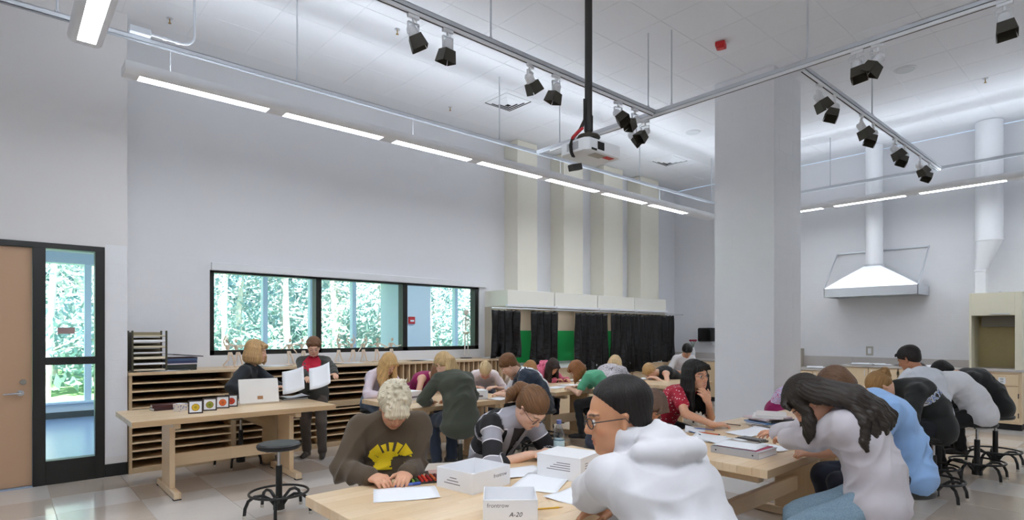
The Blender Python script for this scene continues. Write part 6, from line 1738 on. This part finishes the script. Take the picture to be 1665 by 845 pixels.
# 5 dark green cardigan
p = person((3.40, 4.72), (.12, 1), 'student seen from behind in a dark green cardigan with a long blond ponytail', s=.97, lean=(6, 16, 28), neck=55, head=(46, 8, 0), fit=(722, 594), hands=(('L', .42, .14, .79), ('L', .42, -.14, .79)), elbow_out=.8,
           hair=('pony', S(206, 174, 124), dict(len=.30, w=.034, spread=6, path=[(0, -.7, -.5), (.10, -.25, -1), (.22, -.1, -1)], vol=1.1)), top=dict(name='cardigan', col=S(68, 72, 60), sleeve=.97, ease=.022, hem=.07, flare=.03, wr=.0035), bottom=dict(col=S(40, 50, 66)), q=1, skin=SK1, shw=.17, girth=1.05)
sit(p, 'black stool under the student in the dark green cardigan')
# 6 magenta
p = person((3.98, 6.45), (.35, -.94), 'student in a magenta top bent low over the table behind the dark green cardigan', s=.93, lean=(26, 44, 58), neck=80, head=(60, 0, 0), fit=(716, 606), hands=(('L', .5, .12, .79), ('L', .45, -.12, .79)),
           hair=('long', S(120, 82, 56), dict(len=.2)), top=dict(name='vest', col=S(148, 26, 88), sleeve=0.0, ease=.010), bottom=dict(col=S(50, 54, 66)), q=2, skin=SK1, eyes='down', shw=.155)
sit(p, 'black stool under the student in the magenta top')
# 7 bun
p = person((4.92, 6.42), (-.6, -.8), 'student with a pale blond bun and red glasses bowed low over the table', s=.9, lean=(20, 36, 52), neck=80, head=(62, 0, 0), fit=(789, 603), hands=(('L', .45, .12, .79), ('L', .42, -.12, .79)),
           hair=('bun', S(224, 196, 150), {}), top=dict(name='top', col=S(232, 220, 220), sleeve=.45, ease=.012), q=2, skin=SK1, eyes='down', glasses=m_red, shw=.15)
sit(p, 'black stool under the student with the bun')
# 8 navy T-shirt
p = person((4.86, 5.06), (-.80, .60), 'brown haired boy in a navy T-shirt with a white print on his back', s=.98, lean=(18, 32, 46), neck=62, head=(44, 0, 0), fit=(827, 594), hands=(('L', .50, .16, .79), ('L', .46, -.10, .79)),
           hair=('short', S(122, 82, 50), dict(vol=1.5, tufts=50)), top=dict(name='t_shirt', col=S(38, 50, 66), sleeve=.40, ease=.022), bottom=dict(col=S(60, 64, 70)), q=1, skin=SK1, shw=.175)
bc = p['ch'] - p['ft'] * .1 + p['up3'] * .02; nb_ = -p['ft']; a, b = .085, .10
decal(p, 'white_back_print', [[(-a, -b), (a, -b), (a, -b + .012), (-a, -b + .012)], [(-a, b - .012), (a, b - .012), (a, b), (-a, b)], [(-a, -b + .012), (-a + .012, -b + .012), (-a + .012, b - .012), (-a, b - .012)], [(a - .012, -b + .012), (a, -b + .012), (a, b - .012), (a - .012, b - .012)],
      [(-.045 + .032 * math.cos(6.28 * i / 12), .045 + .032 * math.sin(6.28 * i / 12)) for i in range(12)], [(-.06, -.08), (.0, -.08), (.065, .06), (.04, .075), (.0, -.01), (-.04, -.01)], [(-.10, .118), (.06, .118), (.06, .145), (-.10, .145)]], bc, -p['ls'], None, nb_, m_wprint)
sit(p, 'black stool under the boy in the navy T-shirt')
# 9 white T-shirt
p = person((5.14, 5.62), (-1, .05), 'boy in a white T-shirt leaning over behind the boy in navy', s=.95, lean=(20, 34, 50), neck=70, head=(50, 0, 0), fit=(836, 604), hands=(('L', .50, .12, .79), ('L', .46, -.10, .79)),
           hair=('short', S(140, 104, 66), {}), top=dict(name='t_shirt', col=S(236, 238, 244), sleeve=.40, ease=.022), q=2, skin=SK1)
sit(p, 'black stool under the boy in the white T-shirt')
# 10 small head
p = person((5.92, 6.52), (-.1, -1), 'student with light brown hair at the far table, mostly hidden behind the white T-shirt', s=.9, lean=(14, 30, 44), neck=70, head=(50, 0, 0), fit=(862, 600), hands=(('L', .45, .12, .79), ('L', .42, -.12, .79)),
           hair=('bob', S(168, 122, 76), dict(len=.10)), top=dict(name='top', col=S(206, 186, 170), sleeve=.9, ease=.014), q=2, skin=SK1, eyes='down')
sit(p, 'black stool under the half hidden student at the far table')
# 11 pink hooded top
p = person((6.42, 6.52), (-.05, -1), 'student with long dark hair in a pink marl top drawing at the far table', s=.9, lean=(8, 22, 36), neck=70, head=(46, -10, 0), fit=(899, 596), hands=(('L', .46, .22, .79), ('L', .42, .0, .79)),
           hair=('long', DBR, dict(len=.26, open=.7)), top=dict(name='hooded_top', mat=m_pinkh, sleeve=1.0, ease=.018, hood=True), q=1, skin=SK2, eyes='down', shw=.155)
sit(p, 'black stool under the student in pink')
# 12 green T-shirt
p = person((5.88, 4.76), (-.45, .89), 'student with auburn bobbed hair in a green T-shirt, black leggings', s=.9, lean=(8, 20, 34), neck=78, head=(46, 8, 0), fit=(938, 602), hands=(('L', .46, .10, .79), ('L', .44, -.10, .79)),
           hair=('bob', AUB, dict(len=.13, flip=.25, vol=1.2)), top=dict(name='t_shirt', col=S(92, 176, 136), sleeve=.32, ease=.012), bottom=dict(name='leggings', col=S(28, 28, 30), ease=.004), shoes=S(32, 30, 32), q=1, skin=SK1, feet=((.30, .10, .22), (.12, -.06, .26)), shw=.155)
decal(p, 'white_underlayer', [[(-.12, -.03), (.12, -.03), (.12, .035), (-.12, .035)]], p['Pv'] + p['ls'] * .1 - p['up3'] * .02, p['f'], None, p['ls'] * 1.0 + p['f'] * -.2, m_wprint, off=.006)
sit(p, 'black stool under the student in the green T-shirt')
# 13 blond, printed blouse
p = person((6.84, 5.2), (.9, .43), 'blond student in a grey printed blouse, back to the camera near the curtains', s=.95, lean=(8, 22, 36), neck=70, head=(50, 0, 0), fit=(1000, 592), hands=(('L', .45, .12, .79), ('L', .42, -.12, .79)),
           hair=('long', S(214, 184, 138), dict(len=.16, vol=1.2)), top=dict(name='blouse', mat=m_blouse, sleeve=.8, ease=.02), q=2, skin=SK1)
sit(p, 'black stool under the student in the printed blouse')
# 14 black top
p = person((8.60, 5.20), (-.95, .3), 'blond student in a black sleeveless top stretched low across the table', s=.97, lean=(32, 52, 68), neck=90, head=(66, 0, 0), fit=(1057, 604), hands=(('L', .55, .16, .79), ('L', .50, -.10, .79)),
           hair=('short', S(196, 160, 110), dict(vol=1.4)), top=dict(name='vest', col=S(30, 31, 32), sleeve=0.0, ease=.010), bottom=dict(col=S(36, 36, 40)), q=2, skin=SK1, shw=.155)
sit(p, 'black stool under the student in the black sleeveless top')
# 15 black hair far
p = person((9.75, 6.05), (-.6, -.8), 'student with black hair in a pale top far behind the girl in red', s=.95, lean=(6, 10, 16), neck=50, head=(44, 0, 0), fit=(1117, 580), hands=(None, None),
           hair=('short', BLK, dict(vol=1.5)), top=dict(name='top', col=S(226, 224, 226), sleeve=.5, ease=.014), q=2, skin=SK2)
sit(p, 'black stool under the far student with black hair')
# 16 brown hair between hoodie and red girl
p = person((3.80, 2.92), (.05, -1), 'student with tousled brown hair bowed between the hooded boy and the girl in red', s=.9, lean=(16, 34, 50), neck=80, head=(60, 0, 0), fit=(1060, 660), hands=(('L', .45, .12, .79), ('L', .42, -.12, .79)),
           hair=('bob', S(110, 86, 72), dict(len=.15, vol=1.25)), top=dict(name='top', col=S(120, 108, 110), sleeve=.5, ease=.014), q=1, skin=SK2, eyes='down')
sit(p, 'black stool under the student with tousled brown hair')
# 17 girl in red
p = person((4.52, 2.80), (.10, -1), 'smiling girl with long black hair in a red polka dot top', s=.96, lean=(10, 20, 28), neck=52, head=(2, -18, -6), fit=(1133, 610), hands=(pd(1152, 655, 4.72), hz(1160, 690)), poles=((.45, -.25, -1.0), (-1.0, -.1, -.2)),
           hair=('long', BLK, dict(len=.32, open=1.12, vol=.95, n=24)), top=dict(name='blouse', mat=m_dots, sleeve=.26, ease=.012, neck_cut=.05), bottom=dict(col=S(34, 34, 40)), q=0, skin=SK2, glasses=mat('brown_glasses', S(70, 44, 38), .3), mouth=.55, shw=.15, bust=.05, curl=(1.1, .35), palm=((.0, .6, .4), None), palmdir=((-.45, .12, .8), (.9, -.5, 0)))
sit(p, 'black stool under the girl in red')
# 18 striped
p = person((2.36, 2.98), (.0, -1), 'girl with brown ponytail and glasses in black and grey striped sweater', s=.97, seat=.53, lean=(12, 26, 42), neck=66, head=(50, 4, 0), fit=(864, 664), hands=(('L', .44, .07, .79), ('L', .44, -.05, .79)), poles=((.6, .1, -.6), (-.8, .1, -.5)),
           hair=('pony', S(124, 88, 58), dict(len=.17, w=.032, spread=5, path=[(-.25, .7, .1), (-.2, .6, -.5), (-.1, .3, -.8)], c=.0, ridge=.0028)), top=dict(name='sweater', mat=m_stripe, sleeve=(.62, .62), ease=.02, collar=.016), bottom=dict(col=S(60, 66, 84)), q=0, skin=SK1, glasses=m_inkd, eyes='down', shw=.165, curl=(.25, .9))
sit(p, 'black stool under the girl in the striped sweater')
lc = p['ch'] + p['ft'] * .1 + p['up3'] * .03
decal(p, 'dark_inset', [[(-.05, .12), (.0, -.13), (.05, .12)]], lc, p['ls'], None, p['ft'], mat('dark_inset_cloth', S(60, 56, 58), .9), off=.005)
for sg in (1, -1):
    decal(p, 'shawl_lapel', [[(sg * .095, .11), (sg * .052, .13), (sg * .0, -.12), (sg * .004, -.20), (sg * .05, -.13)]], lc, p['ls'], None, p['ft'], mat('grey_knit', S(176, 174, 182), .9), off=.012)
# 19 hooded boy
p = person((1.80, .80), (.12, .99), 'boy with cropped black hair and glasses in a pale grey hooded sweatshirt', s=1.02, lean=(14, 26, 38), neck=44, head=(10, 58, 0), fit=(1004, 678), hands=(hz(946, 812, .80), pd(1000, 830, 2.2)), poles=((-.8, -.1, -.6), (.8, -.3, -.5)),
           hair=('short', S(30, 25, 23), dict(vol=.7, tufts=0, pl=(.75, 0, -.66), c=-.020, ridge=.0010)), top=dict(name='hooded_sweatshirt', col=S(214, 213, 217), sleeve=.98, ease=.027, hood=True, cuff=True, wr=.0035), bottom=dict(col=S(120, 104, 84)), q=0, skin=S(206, 150, 112), glasses=m_inkd, shw=.18, girth=1.1)
sit(p, 'black stool under the hooded boy')
# 20 grey sweatshirt girl
p = person((3.22, 1.06), (-.36, .93), 'girl with long dark hair in a lilac grey sweatshirt and denim shorts', s=.96, lean=(6, 18, 34), neck=66, head=(56, 6, 0), fit=(1314, 652), hands=(pd(1268, 716, 3.40), pd(1258, 706, 3.62)), poles=((-.5, -.3, -.8), (.5, -.4, -.7)),
           hair=('long', S(44, 36, 30), dict(len=.16, drape=.0, vol=1.2, n=24, open=.85, fringe=True)), top=dict(name='sweatshirt', col=S(196, 190, 196), sleeve=1.0, ease=.034, hem=.02, cuff=True, wr=.004), bottom=dict(name='denim_shorts', mat=m_denim, length=.48, ease=.02), shoes=S(40, 36, 36), q=0, skin=SK2, eyes='down', shw=.165, feet=((.50, .10, .12), (.46, -.08, .12)), girth=1.08)
sit(p, 'black stool under the girl in the grey sweatshirt')
# 21 paisley
p = person((6.45, 2.86), (-.05, -1), 'student in a magenta and white paisley top bent behind the dark haired girl', s=.97, lean=(24, 44, 62), neck=88, head=(66, 0, 0), fit=(1348, 634), hands=(('L', .5, .14, .79), ('L', .46, -.14, .79)),
           hair=('bob', S(100, 72, 50), dict(len=.10)), top=dict(name='blouse', mat=m_pais, sleeve=.9, ease=.018), bottom=dict(col=S(150, 26, 90)), q=1, skin=SK1, eyes='down')
sit(p, 'black stool under the student in the paisley top')
# 22 light blue
p = person((4.10, 1.06), (-.66, .75), 'student in a light blue T-shirt slumped forward over the table', s=1.02, lean=(14, 28, 46), neck=80, head=(60, -14, 0), fit=(None, 634), hands=(('L', .52, .12, .79), ('L', .48, -.12, .79)),
           hair=('short', S(104, 76, 56), dict(vol=1.1)), top=dict(name='t_shirt', col=S(142, 178, 224), sleeve=.42, ease=.026, hem=.02, wr=.004), bottom=dict(col=S(34, 38, 52)), q=1, skin=SK2, shw=.175, girth=1.05)
sit(p, 'black stool under the student in light blue')
# 23 lettered jacket
p = person((6.36, 1.40), (-.62, .78), 'girl with a light brown ponytail in a black jacket lettered on the back', s=.99, lean=(8, 22, 42), neck=92, head=(72, -6, 0), fit=(None, 628), hands=(('L', .50, .12, .79), ('L', .48, -.12, .79)),
           hair=('pony', S(160, 122, 76), dict(len=.16, path=[(.3, -.3, .2), (.3, -.1, -.7), (.0, .1, -1)], w=.03)), top=dict(name='jacket', col=S(34, 36, 36), sleeve=1.0, ease=.03, hem=.05, collar=.02), bottom=dict(col=S(30, 32, 40)), q=1, skin=SK1, eyes='down', shw=.175, girth=1.08)
d2 = (p['ch'] - p['wa']).normalized(); f2 = (p['f'] - d2 * p['f'].dot(d2)).normalized(); bc = p['wa'] * .25 + p['ch'] * .75
for nm_, of_, m_, o_ in (('letter_border', .006, m_wprint, .005), ('letters', .0, m_bprint, .008)):
    decal(p, nm_, text_flat('SKYL', .086, of_, 1.08), bc + p['ls'] * .12 + f2 * .0, -p['ls'] - f2, None, -f2 * .42 + p['ls'] * .90, m_, off=o_, res=.03)
decal(p, 'hem_number', text_flat('5', .05, .002), p['Pv'] - p['f'] * .1 - p['ls'] * .02 - p['up3'] * .03, -p['ls'], None, -p['f'] + p['ls'] * .4, m_wprint, off=.006, res=.03)
sit(p, 'black stool under the girl in the lettered jacket')
# 24 white lab coat
p = person((7.0, 1.56), (.45, .89), 'dark haired student in a loose white coat turned away at the table end', s=.97, lean=(3, 6, 12), neck=40, head=(26, 20, 0), fit=(None, 588), hands=(('L', .42, .12, .79), ('L', .42, -.12, .79)),
           hair=('short', S(38, 32, 30), dict(vol=1.2)), top=dict(name='white_coat', col=S(226, 230, 238), sleeve=1.0, ease=.030, hem=.04, wr=.004), bottom=dict(col=S(40, 42, 50)), q=1, skin=SK3, girth=1.08)
sit(p, 'black stool under the student in the white coat')
# 25 white shirt
p = person((7.62, 1.30), (-.30, .95), 'student in a white shirt and black trousers slumped over the right hand table', s=1.03, lean=(16, 32, 50), neck=88, head=(66, 0, 0), fit=(None, 612), hands=(('L', .52, .14, .79), ('L', .48, -.14, .79)),
           hair=('short', S(70, 52, 40), {}), top=dict(name='shirt', col=S(232, 232, 236), sleeve=1.0, ease=.032, hem=.02, wr=.004), bottom=dict(col=S(26, 26, 28)), q=1, skin=SK2, shw=.18, girth=1.08, feet=((.36, .05, .10), (.30, -.1, .10)))
sit(p, 'black stool under the student in the white shirt, front of the right pair')
# 26 black
p = person((8.46, 1.28), (-.40, .92), 'student in black bent forward behind the white shirt', s=1.03, lean=(16, 32, 50), neck=88, head=(66, 0, 0), fit=(None, 606), hands=(('L', .52, .14, .79), ('L', .48, -.14, .79)),
           hair=('short', BLK, {}), top=dict(name='jacket', col=S(30, 32, 32), sleeve=1.0, ease=.03, hem=.02), bottom=dict(col=S(28, 28, 30)), q=2, skin=SK2, shw=.18)
sit(p, 'black stool at the far right under the student in black')
